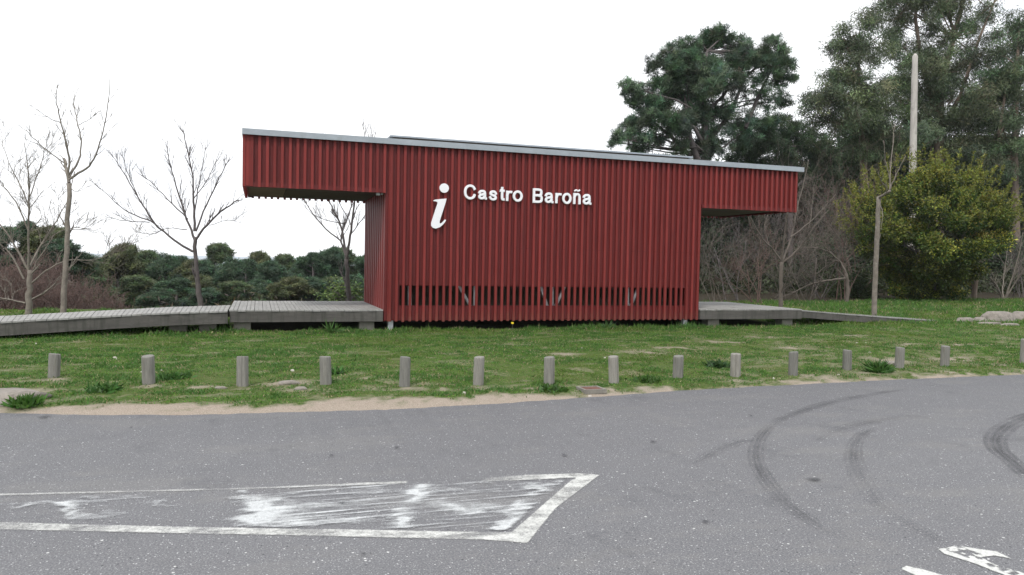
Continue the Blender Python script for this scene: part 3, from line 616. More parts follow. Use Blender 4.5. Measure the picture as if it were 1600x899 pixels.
for i in range(28):                                                        # pale pebbles and scraps
    x = random.uniform(20, 1590); y = random.uniform(560, 618) if random.random() < .8 else random.uniform(515, 560); c = PZ(x, y, .06)
    if c[1] < edge(c[0])+.05: continue
    if i == 0: pbm = None
    o = stone(x, y, random.uniform(.02, .06), .03, random.uniform(.015, .035), 'tiny pale pebble scattered in the verge grass', z=.06, group='pale pebbles in the verge', name='pebble', mat='litter', seed=i)
    o['category'] = 'pebble'
def weed(px, py, r, n, label, z=.06, L=.12, col=(.05, .12, .025), Wd=.035):
    c = PZ(px, py, z); c[2] = float(hgt(c[0], c[1])); rg = np.random.default_rng(int(px)); P = np.zeros((n, 3)); P[:, :2] = rg.normal(0, r*.45, (n, 2))*.6; P += c
    D = rg.normal(0, 1, (n, 3)); D[:, 2] = np.abs(D[:, 2])*.7+.25; D = unit(D)
    V, Fc, C = cards(P, D, L*rg.uniform(.5, 1.3, n), Wd, colvar(col, n, rg), rg)
    o = npmesh('weed_clump', V, Fc, M['leaf'], None, C); tag(o, label, 'weed')
weed(1372, 578, .2, 260, 'dark green leafy weed clump below the twelfth bollard', L=.2)
weed(40, 628, .22, 300, 'bright green weed tuft in front of the flat rock', L=.12, col=(.05, .12, .02))
weed(165, 608, .25, 200, 'low dark weed between the first two bollards')
weed(1120, 572, .25, 260, 'low dark creeping weed before the tenth bollard', col=(.03, .07, .02))
weed(520, 584, .2, 160, 'dark broadleaf weed behind the fourth bollard')
weed(270, 590, .3, 260, 'spreading dark weed right of the second bollard', L=.09)
weed(860, 606, .3, 220, 'green weed patch at the foot of the seventh bollard', L=.08, col=(.05, .11, .02))
weed(1010, 592, .3, 260, 'green weed patch between the eighth and ninth bollards', L=.08, col=(.05, .11, .02))
weed(518, 519, .2, 60, 'long-leaved dandelion weed below the left deck', z=.1, L=.28, Wd=.03, col=(.06, .13, .03))
weed(950, 513, .25, 90, 'long-leaved weed under the red wall', z=.1, L=.22, col=(.06, .13, .04))
c = PZ(793, 512, .1); e = empty('dandelion', (c[0], YF-.12, float(hgt(c[0], YF-.12))), 'single yellow dandelion flower at the foot of the red wall', 'flower')
T = Tube(); zt = PY(793, 505, YF-.12)[2]; T.add([(c[0], YF-.12, .05), (c[0]+.005, YF-.12, zt)], [.004, .003], 4); T.build('stem', M['bark'], e)
b = MB(); b.prism([(c[0]+.03*math.cos(t), zt+.022*math.sin(t)) for t in np.linspace(0, 2*np.pi, 10, endpoint=False)], YF-.14, YF-.11); b.build('flower_head', M['yellow'], e)
# ------------------------------------------------------------------ grass
def grass_patch(n, x0, x1, y0, y1, L, W, rg):
    X = rg.uniform(x0, x1, n); Y = rg.uniform(y0, y1, n)
    bm2 = bare(X, Y); keep = (rg.random(n) > bm2*1.25) & (Y > gedge(X)-.1)
    keep &= ~((Y > YF+.25) & (Y < YB+.1) & (X > -.6) & (X < 13.3))
    X, Y, bb = X[keep], Y[keep], bm2[keep]; n = len(X); t = fbm(X*1.7+9, Y*2.3, 4); t2 = fbm(X*.5+2, Y*.7, 3); t3 = fbm(X*5, Y*6, 2)
    P = np.stack([X, Y, hgt(X, Y)-.005], 1); D = rg.normal(0, .55, (n, 3)); D[:, 2] = 1-.5*sstep(.45, .7, t3); D = unit(D)
    Ln = L*rg.uniform(.5, 1.3, n)*(.35+1.3*sstep(.3, .75, t3*.5+t*.5))*(.8+.5*sstep(14.5, 16, Y)); Ln = Ln*(1-.4*np.clip(bb, 0, 1))
    c = colvar((.105, .205, .034), n, rg, .26, .1); dk = np.array([.052, .135, .028]); ye = np.array([.135, .19, .035]); st = np.array([.27, .23, .13])
    a = sstep(.42, .62, t3*.6+t*.4)[:, None]; c = c*(1-a*.75)+dk*a*.75
    a = sstep(.5, .7, t2)[:, None]; c = c*(1-a*.5)+ye*a*.5
    s = (rg.random(n) < .06+.4*bb+.16*sstep(.5, .75, 1-t))[:, None]; c = np.where(s, st*np.exp(rg.normal(0, .2, (n, 1))), c)
    return cards(P, D, Ln, W, c, rg)
rg = np.random.default_rng(11); G = Fol()
G.add(*grass_patch(420000, -6.5, 15, 8.3, 16.6, .042, .012, rg)); G.add(*grass_patch(70000, 11, 22, 9, 20, .05, .016, rg))
G.add(*grass_patch(26000, -9, -.4, 15.5, 21, .07, .02, rg)); G.add(*grass_patch(60000, 13, 34, 16.5, 24, .09, .022, rg))
G.add(*grass_patch(7000, -1, 13.2, YF-.45, YF+.1, .085, .016, rg))
tag(G.build('grass', M['grass'], None), 'short green grass covering the verge', 'grass', kind='stuff')
# ------------------------------------------------------------------ bare trees
def traced(label, Y, limbs, bark, seed, twl=.9, nb=5, maxl=2, up=.25, spread=.6, group=None, name='bare_tree', zb=None, cat='tree', dy=.9, buds=False):
    """limbs: list of polylines [(px,py,halfwidth_px)...]; first is the trunk"""
    rg = np.random.default_rng(seed); p0 = PY(limbs[0][0][0], limbs[0][0][1], Y); z = float(hgt(p0[0], Y)); e = empty(name, (p0[0], Y, z), label, cat, group)
    Tt = Tube(); Tb = Tube(); ends = {}
    for li, lb in enumerate(limbs):
        off = rg.uniform(-dy, dy) if li else 0; n = len(lb); pts = []; rad = []
        for i, (x, y, r) in enumerate(lb): pts.append(PY(x, y, Y+off*(i/max(1, n-1)))); rad.append(r*scl(x, Y)*(.82 if li else 1))
        pts = np.array(pts); k = np.arange(n); t = np.linspace(0, n-1, (n-1)*4+1)
        Q = np.stack([np.interp(t, k, pts[:, j]) for j in range(3)], 1)
        for _ in range(3): Q[1:-1] = (Q[:-2]+2*Q[1:-1]+Q[2:])/4
        Q[1:-1] += rg.normal(0, .008, Q[1:-1].shape); rr = np.interp(t, k, rad)
        if li == 0: Q = np.vstack([[Q[0][0], Q[0][1], z-.1], Q]); rr = np.r_[rr[0]*1.15, rr]
        (Tt if li == 0 else Tb).add(Q, rr, 8 if li == 0 else 6)
        if li == 0 and n < 3: continue
        L = np.linalg.norm(pts[-1]-pts[0])
        for c in range(int(nb*(1 if li else .3)*max(.5, L))):
            s = rg.uniform(.25, 1)*(len(Q)-2); i = int(s); q = Q[i]+(Q[i+1]-Q[i])*(s-i); base = unit(Q[i+1]-Q[i]); per = rg.normal(0, 1, 3)*np.array([1, .7, .6]); per = unit(per-base*(per@base))
            grow(Tb, q, unit(base*.8+per*spread+np.array([0, 0, up])), twl*rg.uniform(.4, 1)*(1-.4*s/len(Q)), max(.005, rr[i]*.45), 0, maxl, rg, up, spread, (2, 4), 4, .055, None, .003)
    Tt.build('trunk', M[bark], e); Tb.build('branches', M[bark], e); return e
za = lambda x, y: (x/2.14, 100+y/2.14)
def zl(lst, f): return [(*f(a, b_), r) for a, b_, r in lst]
traced('tall thin bare tree with forked crown behind the left boardwalk', 18.0, [zl(l, za) for l in [
 [(211,835,4.6),(218,700,4),(228,560,3.7),(231,400,3.4)], [(231,400,3.2),(222,350,3.2),(214,318,2.8)],
 [(228,380,2.4),(232,290,1.9),(205,200,1.3),(187,130,1),(192,70,.5)], [(231,380,2.4),(262,330,2),(275,280,1.5),(262,200,1.2),(248,150,.9),(246,90,.5)],
 [(233,385,2.4),(290,350,1.9),(320,310,1.5),(345,230,1.1),(362,130,.8),(366,50,.4)], [(222,335,1.2),(160,290,.9),(110,250,.7),(85,215,.4)], [(205,200,.8),(160,180,.6),(120,150,.4)],[(262,205,.7),(300,190,.5),(325,155,.3)], [(250,360,1),(235,420,.8),(260,430,.5),(285,400,.4)]]], 'bark', 1, .5, 5, 1, .3, .6)
traced('spreading bare tree standing alone in front of the distant pines', 20.5, [zl(l, za) for l in [
 [(672,812,4.8),(660,720,3.8),(653,640,3.2),(652,580,3)], [(652,590,2.6),(625,520,1.9),(595,430,1.4),(570,340,1),(553,260,.5)], [(650,560,2.6),(648,460,2),(645,380,1.5),(620,260,1),(608,212,.4)],
 [(652,590,2.4),(690,540,2),(740,490,1.5),(800,455,1)], [(655,560,1.9),(690,470,1.4),(735,380,1),(770,310,.5)], [(645,628,2.4),(580,590,2),(510,530,1.6),(460,440,1.3),(410,360,.9),(365,290,.4)],
 [(510,528,1.4),(430,500,1),(370,450,.7),(318,400,.4)], [(500,530,.9),(420,528,.7),(350,510,.4)], [(628,520,1.4),(560,450,1),(500,390,.7),(455,360,.4)], [(650,500,1.3),(665,400,1),(680,320,.6),(690,270,.4)], [(625,555,.9),(560,545,.6),(500,575,.5),(450,560,.3)], [(648,450,1),(700,380,.7),(735,290,.4)],[(460,440,.9),(430,380,.6),(408,290,.3)],[(700,540,.6),(760,520,.5),(815,535,.3)]]], 'barkdk', 2, .55, 7.5, 1, .35, .5)
traced('many-branched bare tree at the left edge of the photo', 19.2, [zl(l, za) for l in [
 [(96,825,5),(97,750,4.2),(100,690,3.6)], [(98,700,2.8),(95,600,2.2),(95,480,1.8),(96,370,1.2),(80,260,.5)], [(98,690,2.6),(60,630,2),(20,560,1.6),(-30,500,1)], [(100,680,2.4),(140,600,1.8),(190,520,1.3),(222,465,.8)], [(96,560,1.8),(60,470,1.3),(20,420,1),(-10,380,.6)], [(95,470,1.4),(60,390,1),(20,310,.7),(5,240,.4)], [(97,450,1.3),(130,360,1),(150,290,.6),(165,230,.3)], [(80,720,2),(40,640,1.6),(0,600,1.3)], [(98,740,1.8),(150,690,1.3),(230,650,.9),(320,660,.7),(400,620,.5),(455,595,.3)], [(110,690,1.2),(180,560,.9),(260,545,.6),(330,560,.3)],[(100,790,1.8),(160,760,1.2),(200,710,.7)],[(85,800,1.6),(40,790,1.1),(-20,780,.8)]]], 'bark', 3, .7, 5.5, 2, .25, .7)
traced('bare tree forked low, seen under the left roof overhang', 21.5, [
 [(546,468,4),(543,440,3.4),(541,405,3)], [(541,408,2.6),(536,360,2),(522,330,1.4),(505,300,1)], [(541,405,2.6),(547,370,2.2),(552,330,1.8),(556,290,1.2),(565,240,.8),(572,195,.4)], [(540,400,2),(530,370,1.6),(548,330,1.2),(553,300,.8)], [(534,378,1.4),(500,350,1.2),(480,322,.9),(470,300,.5)], [(549,365,1),(565,345,.8),(585,315,.5)], [(537,350,1),(510,345,.6),(490,335,.3)],[(543,340,.9),(525,310,.6),(512,280,.4),(508,210,.3)],[(558,280,.9),(578,240,.6),(585,198,.3)]], 'barkdk', 4, .7, 7, 1, .35, .5)
zd = lambda x, y: (1050+x/2.81, 200+y/2.81)
traced('pale bare tree with wide fork behind the right deck', 20.5, [zl(l, zd) for l in [
 [(477,800,3.6),(478,700,3.2),(481,590,3)], [(481,590,2.4),(490,520,1.9),(500,430,1.5),(505,340,1)], [(483,590,2.2),(520,500,1.7),(540,400,1.3),(575,250,1),(600,140,.5)], [(484,595,2),(560,530,1.6),(620,440,1.2),(690,360,.7)], [(478,580,2),(430,520,1.6),(380,470,1.1),(345,390,.6)], [(520,480,1.4),(600,420,1.1),(660,360,.9),(720,290,.5)], [(600,440,.9),(615,350,.7),(625,240,.4)], [(430,520,.9),(400,440,.7),(420,380,.4)]]], 'barktan', 5, .6, 3.5, 2, .3, .6)
ze = lambda x, y: (1240+x/2.997, 220+y/2.997)
traced('thin grey tree trunk with a sawn top and one bent branch', 18.4, [zl(l, ze) for l in [
 [(377,850,4.2),(382,640,3.9),(394,420,3.7),(399,262,3.4)], [(400,270,2.8),(425,252,2.4),(452,236,1.9)], [(450,238,1.6),(453,120,1.1),(468,-30,.7),(475,-80,.4)], [(445,240,1.3),(480,160,.9),(525,70,.6)], [(455,200,.8),(430,90,.6),(420,0,.3)], [(405,300,.7),(420,330,.5),(410,420,.3)],[(450,238,.9),(415,200,.7),(395,150,.4)]]], 'bark', 6, .5, 2.2, 1, .4, .4)
traced('small forked bare tree behind the stone edging', 25, [zl(l, ze) for l in [
 [(980,790,3.6),(978,770,3.2),(985,750,2.8)], [(985,755,2.2),(1010,680,1.6),(1050,560,1.1),(1075,430,.6)], [(980,760,2),(960,690,1.4),(920,640,1)], [(990,745,1.6),(1040,660,1.2),(1079,600,1)], [(985,750,1.4),(975,700,1.1),(990,600,.8),(1000,500,.5)]]], 'bark', 7, .9, 4, 2, .25, .6)
traced('leaning brown trunk beside the round yellow-green bush', 24, [[(1519,505,4.2),(1522,460,4),(1526,425,3.6),(1532,380,3)], [(1532,380,2.4),(1545,330,1.8),(1560,300,1)], [(1530,395,1.8),(1520,350,1.2),(1515,320,.8)]], 'barkeuc', 8, .8, 3, 1)
traced('arching bare limb tangle left of the round bush', 23, [zl(l, zd) for l in [
 [(760,830,3.4),(775,700,3),(765,640,2.6)], [(770,660,2.2),(700,668,1.8),(620,680,1.4),(540,720,1),(420,770,.8)], [(765,640,2),(735,575,1.6),(690,600,1.2),(600,660,.8)], [(740,590,1.6),(690,540,1.2),(600,520,.8),(520,540,.5)],[(735,580,1.3),(740,500,1),(700,430,.7),(650,400,.4)]]], 'barktan', 9, .9, 5, 2, .1, .7)
def wild(px, ybase, Y, hgt_, label, bark, seed, stems=5, nb=(3, 5), maxl=3, up=.2, spread=.75, group='bare thicket trees', name='bare_shrub', r0=.024, lean=.45, cat='shrub'):
    rg = np.random.default_rng(seed); p = PY(px, ybase, Y); z = float(hgt(p[0], Y)); e = empty(name, (p[0], Y, z), label, cat, group); T = Tube()
    for s in range(stems):
        d = unit(np.array([rg.normal(0, lean), rg.normal(0, lean), 1.])); grow(T, np.array([p[0]+rg.normal(0, .15), Y+rg.normal(0, .15), z-.1]), d, hgt_*rg.uniform(.5, .75), r0*rg.uniform(.7, 1.1), 0, maxl, rg, up, spread, nb, 5, .12, None, .004)
    T.build('branches', M[bark], e); return e
for i, (px, Y, h, lb) in enumerate([(1125, 23, 2.6, 'low tangled pale shrub right beside the red corner'), (1150, 25, 3.6, 'tall twiggy shrub rising behind the right deck'), (1180, 22.5, 2.3, 'low dense twiggy shrub under the right overhang'), (1255, 24, 3.0, 'twiggy shrub between the forked tree and the arching limbs'), (1285, 26, 4.2, 'tall thin twiggy shrub below the roof end'), (1315, 25, 4.6, 'tall bare shrub left of the yellow-green bush'), (1215, 27, 4.5, 'bare twiggy shrub behind the pale forked tree'), (1590, 27, 4.0, 'bare twiggy shrub at the right photo edge'), (1340, 29, 7.0, 'tall bare thicket tree before the eucalyptus'), (1295, 30, 7.0, 'slender bare tree above the right end of the roof')]):
    wild(px, 480, Y, h, lb, ['barktan', 'barkdk', 'barkred'][i % 3], 20+i, 5 if h < 6 else 4, (3, 5), 3)
for i, (px, Y, h) in enumerate([(15, 24, 1.7), (75, 26, 1.9), (120, 27, 1.6), (160, 28, 1.2), (-20, 27, 2.2), (190, 30, 1.0), (45, 30, 2.3), (140, 33, 1.9), (95, 31, 2.2), (380, 36, 1.2), (440, 37, 1.3), (330, 36, 1.1), (480, 37, 1.2), (270, 36, 1.1)]):
    wild(px, 475, Y, h*1.0, '%s reddish bare shrub behind the left boardwalk' % ('nearest' if i == 0 else 'dense') if i == 0 else 'reddish-brown bare shrub in the scrub behind the left boardwalk', 'barkred', 50+i, 8, (4, 6), 3, .2, .8, 'reddish bare shrubs behind the boardwalk', r0=.02, lean=.6)
# ------------------------------------------------------------------ big pine behind the roof
def crown_tree(name, label, Y, lobes, trunk, limbs, bark, kind, col, seed, dens=1., L=.2, W=.03, depth=1., cat='tree', group=None, cname='crown', per=None, droop=.5, cr=.2, rag=0):
    rg = np.random.default_rng(seed); p0 = PY(trunk[0][0], trunk[0][1], Y); z = float(hgt(p0[0], Y)); e = empty(name, (p0[0], Y, z), label, cat, group); Tt = Tube(); Tb = Tube(); Fo = Fol()
    pts = np.array([PY(x, y, Y) for x, y, r in trunk]); pts[0][2] = min(z-.2, pts[0][2]); Tt.add(pts, [r*scl(x, Y) for x, y, r in trunk], 8); Tt.build('trunk', M[bark], e)
    for l in limbs: Tb.add([PY(x, y, Y+rg.uniform(-.3, .3)) for x, y, r in l], [r*scl(l[0][0], Y) for x, y, r in l], 5)
    axis = pts
    for (x, y, r, *d) in lobes:
        k = d[0] if d else 1.; s = scl(x, Y); C = PY(x, y, Y+rg.uniform(-1, 1)*depth); Rm = np.array([r*s, r*s*1.15, r*s*.85]); a = (r*s)**2
        # a branch from the trunk to the lobe
        i = np.argmin(np.linalg.norm(axis-(C-np.array([0, 0, r*s*1.2])), axis=1)); q = axis[i]; mid = (q+C)/2+rg.normal(0, .2, 3); Tb.add([q, mid, C], [.05*max(1, r*s/1.2), .04, .02], 5)
        for _ in range(6): grow(Tb, mid*.3+C*.7, unit(rg.normal(0, 1, 3)+[0, 0, .3]), r*s*.8, .018, 0, 1, rg, .2, .6, (2, 3), 4)
        if rag == 2:
            for _ in range(8):
                q = ball(1, rg, .25)[0]*Rm*1.12+C; f = rg.uniform(.38, .62); tufts(Fo, q, Rm*[f, f, f*.9], int(150*a*dens*k*f*f*.55)+2, L, W, colvar(col, 1, rg, .3, .06)[0], rg, per or 22)
            continue
        if rag:                                   # break each spray of the crown into smaller hanging sprays with gaps
            for _ in range(9):
                q = ball(1, rg, .45)[0]*Rm*1.1+C; f = rg.uniform(.35, .6); leaves(Fo, q, Rm*[f, f, f*.75], int(95*a*dens*k*f*f*.42)+2, per or 26, L, W, colvar(col, 1, rg, .28, .06)[0], rg, droop, .17)
            continue
        if kind == 'pine': tufts(Fo, C, Rm, int(150*a*dens*k)+4, L, W, col, rg, per or 22)
        else: leaves(Fo, C, Rm, int(95*a*dens*k)+4, per or 26, L, W, col, rg, droop, cr)
    Tb.build('limbs', M[bark], e); Fo.build(cname, M['needle' if kind == 'pine' else 'leaf'], e); return e
PC = (.062, .090, .056)
crown_tree('pine_tree', 'large rounded pine rising above the right half of the roof', 33, [(1115,58,18),(1098,72,26),(1070,82,24),(1052,92,20),(1040,110,22),(1062,118,30),(1092,110,34),(1125,95,30),(1150,72,16),(1130,60,14),(1045,140,26),(1075,150,36),(1110,145,34),(1135,130,22),(1162,92,18),(1185,88,20),(1208,76,17),(1222,90,16),(1232,112,14),(1205,105,20,.8),(1180,112,18,.7),(1226,128,14),(1178,145,18,.35),(1205,150,18,.45),(1228,158,12,.6),(985,150,11),(977,135,9),(995,140,9),(990,165,9),(1012,160,14),(1028,175,22),(1000,185,16),(985,200,14),(970,216,10),(960,222,7),(1010,205,22),(1045,195,28),(1080,190,30,.7),(1115,185,26,.6),(1148,172,20,.5),(1005,232,18),(1040,232,26,.8),(1080,232,28,.7),(1120,225,26,.7),(1160,205,24,.7),(1190,185,18,.5)],
 [(1078,500,9),(1088,330,7.5),(1103,240,6),(1100,180,5),(1098,120,3.5),(1105,80,2)], [[(1104,235,4),(1085,200,3),(1060,180,2)],[(1104,225,4),(1140,180,3),(1165,120,2.4),(1195,95,1.5)],[(1165,200,3.4),(1185,150,2.6),(1205,110,1.5)],[(1080,245,4),(1050,215,3),(1020,190,1.8),(985,155,1)],[(1100,180,3),(1130,150,2.2),(1160,110,1.4)],[(1090,250,5),(1078,215,4),(1070,150,2)]], 'barkdk', 'pine', (.088, .138, .082), 31, 1.5, .24, .026, .8, per=34, rag=2)
crown_tree('pine_tree', 'dark dense pine to the right of the large pine', 36, [(1180,215,32),(1215,205,30),(1245,215,28),(1270,228,24),(1290,245,18),(1205,245,34),(1250,255,32),(1160,240,26),(1300,268,16)], [(1235,490,4),(1235,300,4),(1235,230,3)], [], 'barkdk', 'pine', (.058, .088, .048), 32, 1.4, .26, .03, 1.2, per=30)
# dark evergreen mass behind the thicket
for i, x in enumerate((1120, 1190, 1265, 1335, 1400, 1465, 1530, 1600)):
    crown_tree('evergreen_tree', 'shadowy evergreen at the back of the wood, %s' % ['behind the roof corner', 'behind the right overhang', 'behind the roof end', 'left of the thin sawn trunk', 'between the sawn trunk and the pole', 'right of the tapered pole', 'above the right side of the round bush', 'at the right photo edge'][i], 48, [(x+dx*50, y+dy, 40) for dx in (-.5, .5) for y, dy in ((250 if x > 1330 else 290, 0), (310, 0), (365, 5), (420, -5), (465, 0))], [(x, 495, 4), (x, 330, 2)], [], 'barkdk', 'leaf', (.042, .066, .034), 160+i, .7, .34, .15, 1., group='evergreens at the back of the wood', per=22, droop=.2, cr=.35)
for i, (x, y, r, Y) in enumerate([(1130, 330, 62, 40), (1215, 330, 62, 41), (1300, 340, 60, 40), (1140, 430, 62, 38), (1230, 430, 62, 38), (1320, 430, 60, 37), (1390, 312, 72, 43), (1475, 305, 74, 44), (1560, 305, 74, 43), (1420, 440, 66, 38), (1500, 440, 66, 39), (1585, 430, 66, 37), (1340, 270, 42, 42)]):
    pos = ['behind the right corner of the pavilion', 'behind the right overhang', 'left of the round bush', 'low down behind the right deck', 'low behind the forked tree', 'low down left of the round bush', 'behind the tapered pole', 'right of the tapered pole', 'under the right eucalyptus', 'behind the round bush foot', 'right behind the round bush', 'at the lower right photo edge', 'below the left eucalyptus'][i]
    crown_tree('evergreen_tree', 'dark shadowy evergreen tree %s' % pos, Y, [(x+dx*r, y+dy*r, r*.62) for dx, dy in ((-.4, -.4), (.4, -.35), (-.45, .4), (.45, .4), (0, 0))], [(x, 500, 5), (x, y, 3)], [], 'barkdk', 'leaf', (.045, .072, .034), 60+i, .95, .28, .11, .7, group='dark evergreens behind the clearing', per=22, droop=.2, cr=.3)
EC = (.100, .130, .070)
eu = lambda x, y: (1240+x/3.458, y/3.458)
crown_tree('eucalyptus_tree', 'left eucalyptus with drooping leaves against the sky', 37, [(1345,45,24),(1325,60,20,.8),(1305,75,14,.7),(1362,70,24),(1340,95,24,.7),(1320,105,20,.55),(1298,118,15,.6),(1310,135,24),(1285,150,20),(1270,168,15),(1335,140,26,.8),(1360,125,22,.8),(1300,170,24,.7),(1330,180,28),(1275,190,12,.5),(1355,180,28),(1345,215,34),(1310,205,20,.5),(1375,220,34),(1365,160,28)], [(1355,495,7),(1352,300,6),(1345,200,4),(1340,120,3),(1345,60,1.5)], [[(1345,200,3),(1320,170,2),(1290,160,1)],[(1322,200,2.4),(1300,190,1.6),(1280,180,1)],[(1345,110,2),(1325,80,1.4),(1318,60,.8)]], 'barkeuc', 'leaf', EC, 81, 1.5, .26, .040, .8, droop=.8, per=24, cr=.36, rag=1)
crown_tree('eucalyptus_tree', 'tall central eucalyptus behind the tapered pole', 38, [(1400,5,22,.8),(1430,12,28,.7),(1398,35,20,.6),(1425,45,26,.6),(1455,25,26,.6),(1480,5,26,.8),(1500,25,20,.5),(1450,65,24,.5),(1410,70,20,.5),(1515,55,22,.6),(1480,75,24,.6),(1530,40,18,.6),(1545,15,14,.4),(1400,105,26),(1430,110,30),(1470,110,32),(1505,100,30),(1535,85,22),(1395,150,36),(1440,160,40),(1490,155,40),(1530,145,34),(1400,205,40),(1455,215,42),(1510,210,42),(1385,-15,24),(1440,-20,28),(1500,-18,24)], [(1466,495,9),(1467,300,8),(1468,200,7),(1470,130,5),(1490,60,4),(1505,0,3),(1510,-30,2)], [[(1468,200,5),(1440,100,3.4),(1430,30,2.4),(1432,-20,1.5)],[(1470,205,4),(1500,150,3),(1530,60,2),(1555,0,1.4)],[(1495,60,2.6),(1480,20,2),(1478,-20,1.4)],[(1490,62,2.4),(1525,30,1.6),(1558,0,1.2)]], 'barkeuc', 'leaf', EC, 82, 1.4, .26, .040, 1., droop=.8, per=24, cr=.36, rag=1)
crown_tree('eucalyptus_tree', 'rightmost eucalyptus cut off by the photo edge', 36, [(1590,35,20),(1575,55,20,.8),(1605,60,24),(1560,80,16,.5),(1590,85,22,.6),(1550,110,22),(1580,120,26),(1605,115,24),(1555,150,28),(1590,160,32),(1560,200,36),(1600,210,36),(1575,250,38),(1540,250,30)], [(1590,495,7),(1585,250,5),(1588,120,3),(1592,50,1.5)], [[(1560,210,2.4),(1570,150,2),(1575,110,1.2)],[(1560,215,2.2),(1590,150,1.6),(1600,110,1)]], 'barkeuc', 'leaf', (.085, .12, .065), 83, 1.5, .26, .040, .8, droop=.8, per=24, cr=.36, rag=1)
# utility pole
p = PY(1427, 330, 28); zt = PY(1430, 84, 28)[2]; s = scl(1430, 28); z0 = float(hgt(p[0], 28)); x1 = PY(1430, 84, 28)[0]
e = empty('wooden_pole', (p[0], 28, z0), 'bare grey tapered wooden pole rising behind the yellow-green bush', 'pole')
T = Tube(); n = 26; zs = np.linspace(z0-.2, zt-.12, n); f = np.linspace(0, 1, n); rr = (6.6-2.4*f)*s*(1+.03*np.random.default_rng(1).normal(0, 1, n)); xs_ = p[0]+(x1-p[0])*f
T.add(np.stack([np.r_[xs_, xs_[-1]], np.full(n+1, 28.), np.r_[zs, zt]], 1), np.r_[rr, rr[-1]*.35], 14); T.build('shaft', M['pole'], e)
# round yellow-green bush
def bush():
    Y = 23.5; rg = np.random.default_rng(90); s = scl(1445, Y); base = PY(1445, 490, Y); z = float(hgt(base[0], Y)); e = empty('round_bush', (base[0], Y, z), 'large round yellow-green bush at the edge of the wood', 'bush')
    Fo = Fol(); T = Tube()
    for k in range(14): grow(T, np.array([base[0]+rg.normal(0, .2), Y+rg.normal(0, .2), z-.1]), unit(np.array([rg.normal(0, .45), rg.normal(0, .45), 1])), 2.4, .05, 0, 2, rg, .2, .7, (3, 4))
    T.build('stems', M['barkdk'], e)
    C = PY(1445, 367, Y); Rm = np.array([132*s, 120*s, 116*s]); cen = []
    while len(cen) < 130:
        d = unit(rg.normal(0, 1, 3)); q = d*(rg.uniform(.45, 1)**.6)
        if q[2] < -.1: q[:2] *= 1-.62*(-.1-q[2])
        cen.append((C+q*Rm*.86, rg.uniform(.32, .62)))
    for j in range(16): cen.append((np.array([C[0]+rg.uniform(-1.2, 1.2), Y+rg.uniform(-1, 1), z+rg.uniform(.2, .8)]), rg.uniform(.35, .5)))
    for (q, r_) in cen:
        n = int(150*r_**1.3)+20; d = unit(rg.normal(0, 1, (n, 3))); P = q+d*r_*(rg.random((n, 1))**.3)*[1, 1, .75]; k = P[:, 2] > z+.1; P = P[k]; d = d[k]; n = len(P)
        if n < 3: continue
        per = 17; PP = np.repeat(P, per, 0)+rg.normal(0, .06, (n*per, 3)); dd = np.repeat(d, per, 0); D = unit(rg.normal(0, 1, PP.shape)+dd*.8+[0, 0, .2])
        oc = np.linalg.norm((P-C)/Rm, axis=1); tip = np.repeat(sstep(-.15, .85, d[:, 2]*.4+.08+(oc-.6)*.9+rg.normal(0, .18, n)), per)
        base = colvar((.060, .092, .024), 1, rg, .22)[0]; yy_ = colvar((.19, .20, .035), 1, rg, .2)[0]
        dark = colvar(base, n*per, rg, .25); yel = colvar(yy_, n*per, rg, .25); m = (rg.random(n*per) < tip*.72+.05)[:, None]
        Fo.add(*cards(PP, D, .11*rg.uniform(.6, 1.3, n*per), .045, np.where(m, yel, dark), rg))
    for j in range(330):
        d = unit(np.array([rg.normal(), rg.normal(), abs(rg.normal())*.9+.02])); q = C+d*Rm*rg.uniform(.85, 1.03)
        k = 34; t = rg.random(k)**.8; ax = unit(d*.6+np.array([rg.normal(0, .25), 0, .8])); LL = rg.uniform(.25, .75); PP = q+ax*(t*LL)[:, None]+rg.normal(0, .02, (k, 3)); D = unit(rg.normal(0, 1, (k, 3))+ax*.9)
        Fo.add(*cards(PP, D, .10, .038, colvar((.15, .165, .03), k, rg, .3), rg))
    Fo.build('foliage', M['leaf'], e)
bush()
crown_tree('evergreen_shrub', 'low dark green shrub left of the round bush foot', 26, [(1320,465,22),(1350,470,20),(1335,445,18)], [(1335,495,2), (1335,470,1.5)], [], 'barkdk', 'leaf', (.04, .062, .02), 95, 1.2, .14, .06, .4, cat='shrub', cname='foliage', droop=0)
crown_tree('evergreen_shrub', 'small fresh green shrub below the forked tree under the left overhang', 23.5, [(520,462,14),(540,456,12),(555,464,12),(530,452,6)], [(540,478,1.5), (540,465,1)], [], 'barkdk', 'leaf', (.09, .14, .04), 96, 1.3, .12, .05, .3, cat='shrub', cname='foliage', droop=0)
# ------------------------------------------------------------------ far pines on the left
def pine_proto(seed):
    PC = [(.075, .122, .070), (.066, .112, .064), (.105, .125, .058), (.072, .118, .070), (.090, .122, .060)][seed-100]
    rg = np.random.default_rng(seed); Tt = Tube(); Fo = Fol(); h = 9.
    Tt.add([(0, 0, -.5), (rg.normal(0, .1), 0, 3), (rg.normal(0, .2), 0, 6), (0, 0, 8.5)], [.2, .16, .11, .04], 6); Tb = Tube()
    for k in range(48):
        t = rg.random()**.8; z = 3.2+t*5.7; w = 2.5*(1-t)**.5+.25; a = rg.random()*6.28; C = np.array([math.cos(a)*w*rg.uniform(.3, .85), math.sin(a)*w*rg.uniform(.3, .85), z]); r = rg.uniform(.28, .68)*(1-.3*t)
        Tb.add([(0, 0, z-.5), C], [.05, .02], 4); tufts(Fo, C, np.array([r, r, r*.75]), int(95*r*r)+8, .30, .045, PC, rg, 34)
    tufts(Fo, np.array([0, 0, 8.6]), np.array([.5, .5, .6]), 22, .30, .045, PC, rg, 34)
    return Tt, Tb, Fo
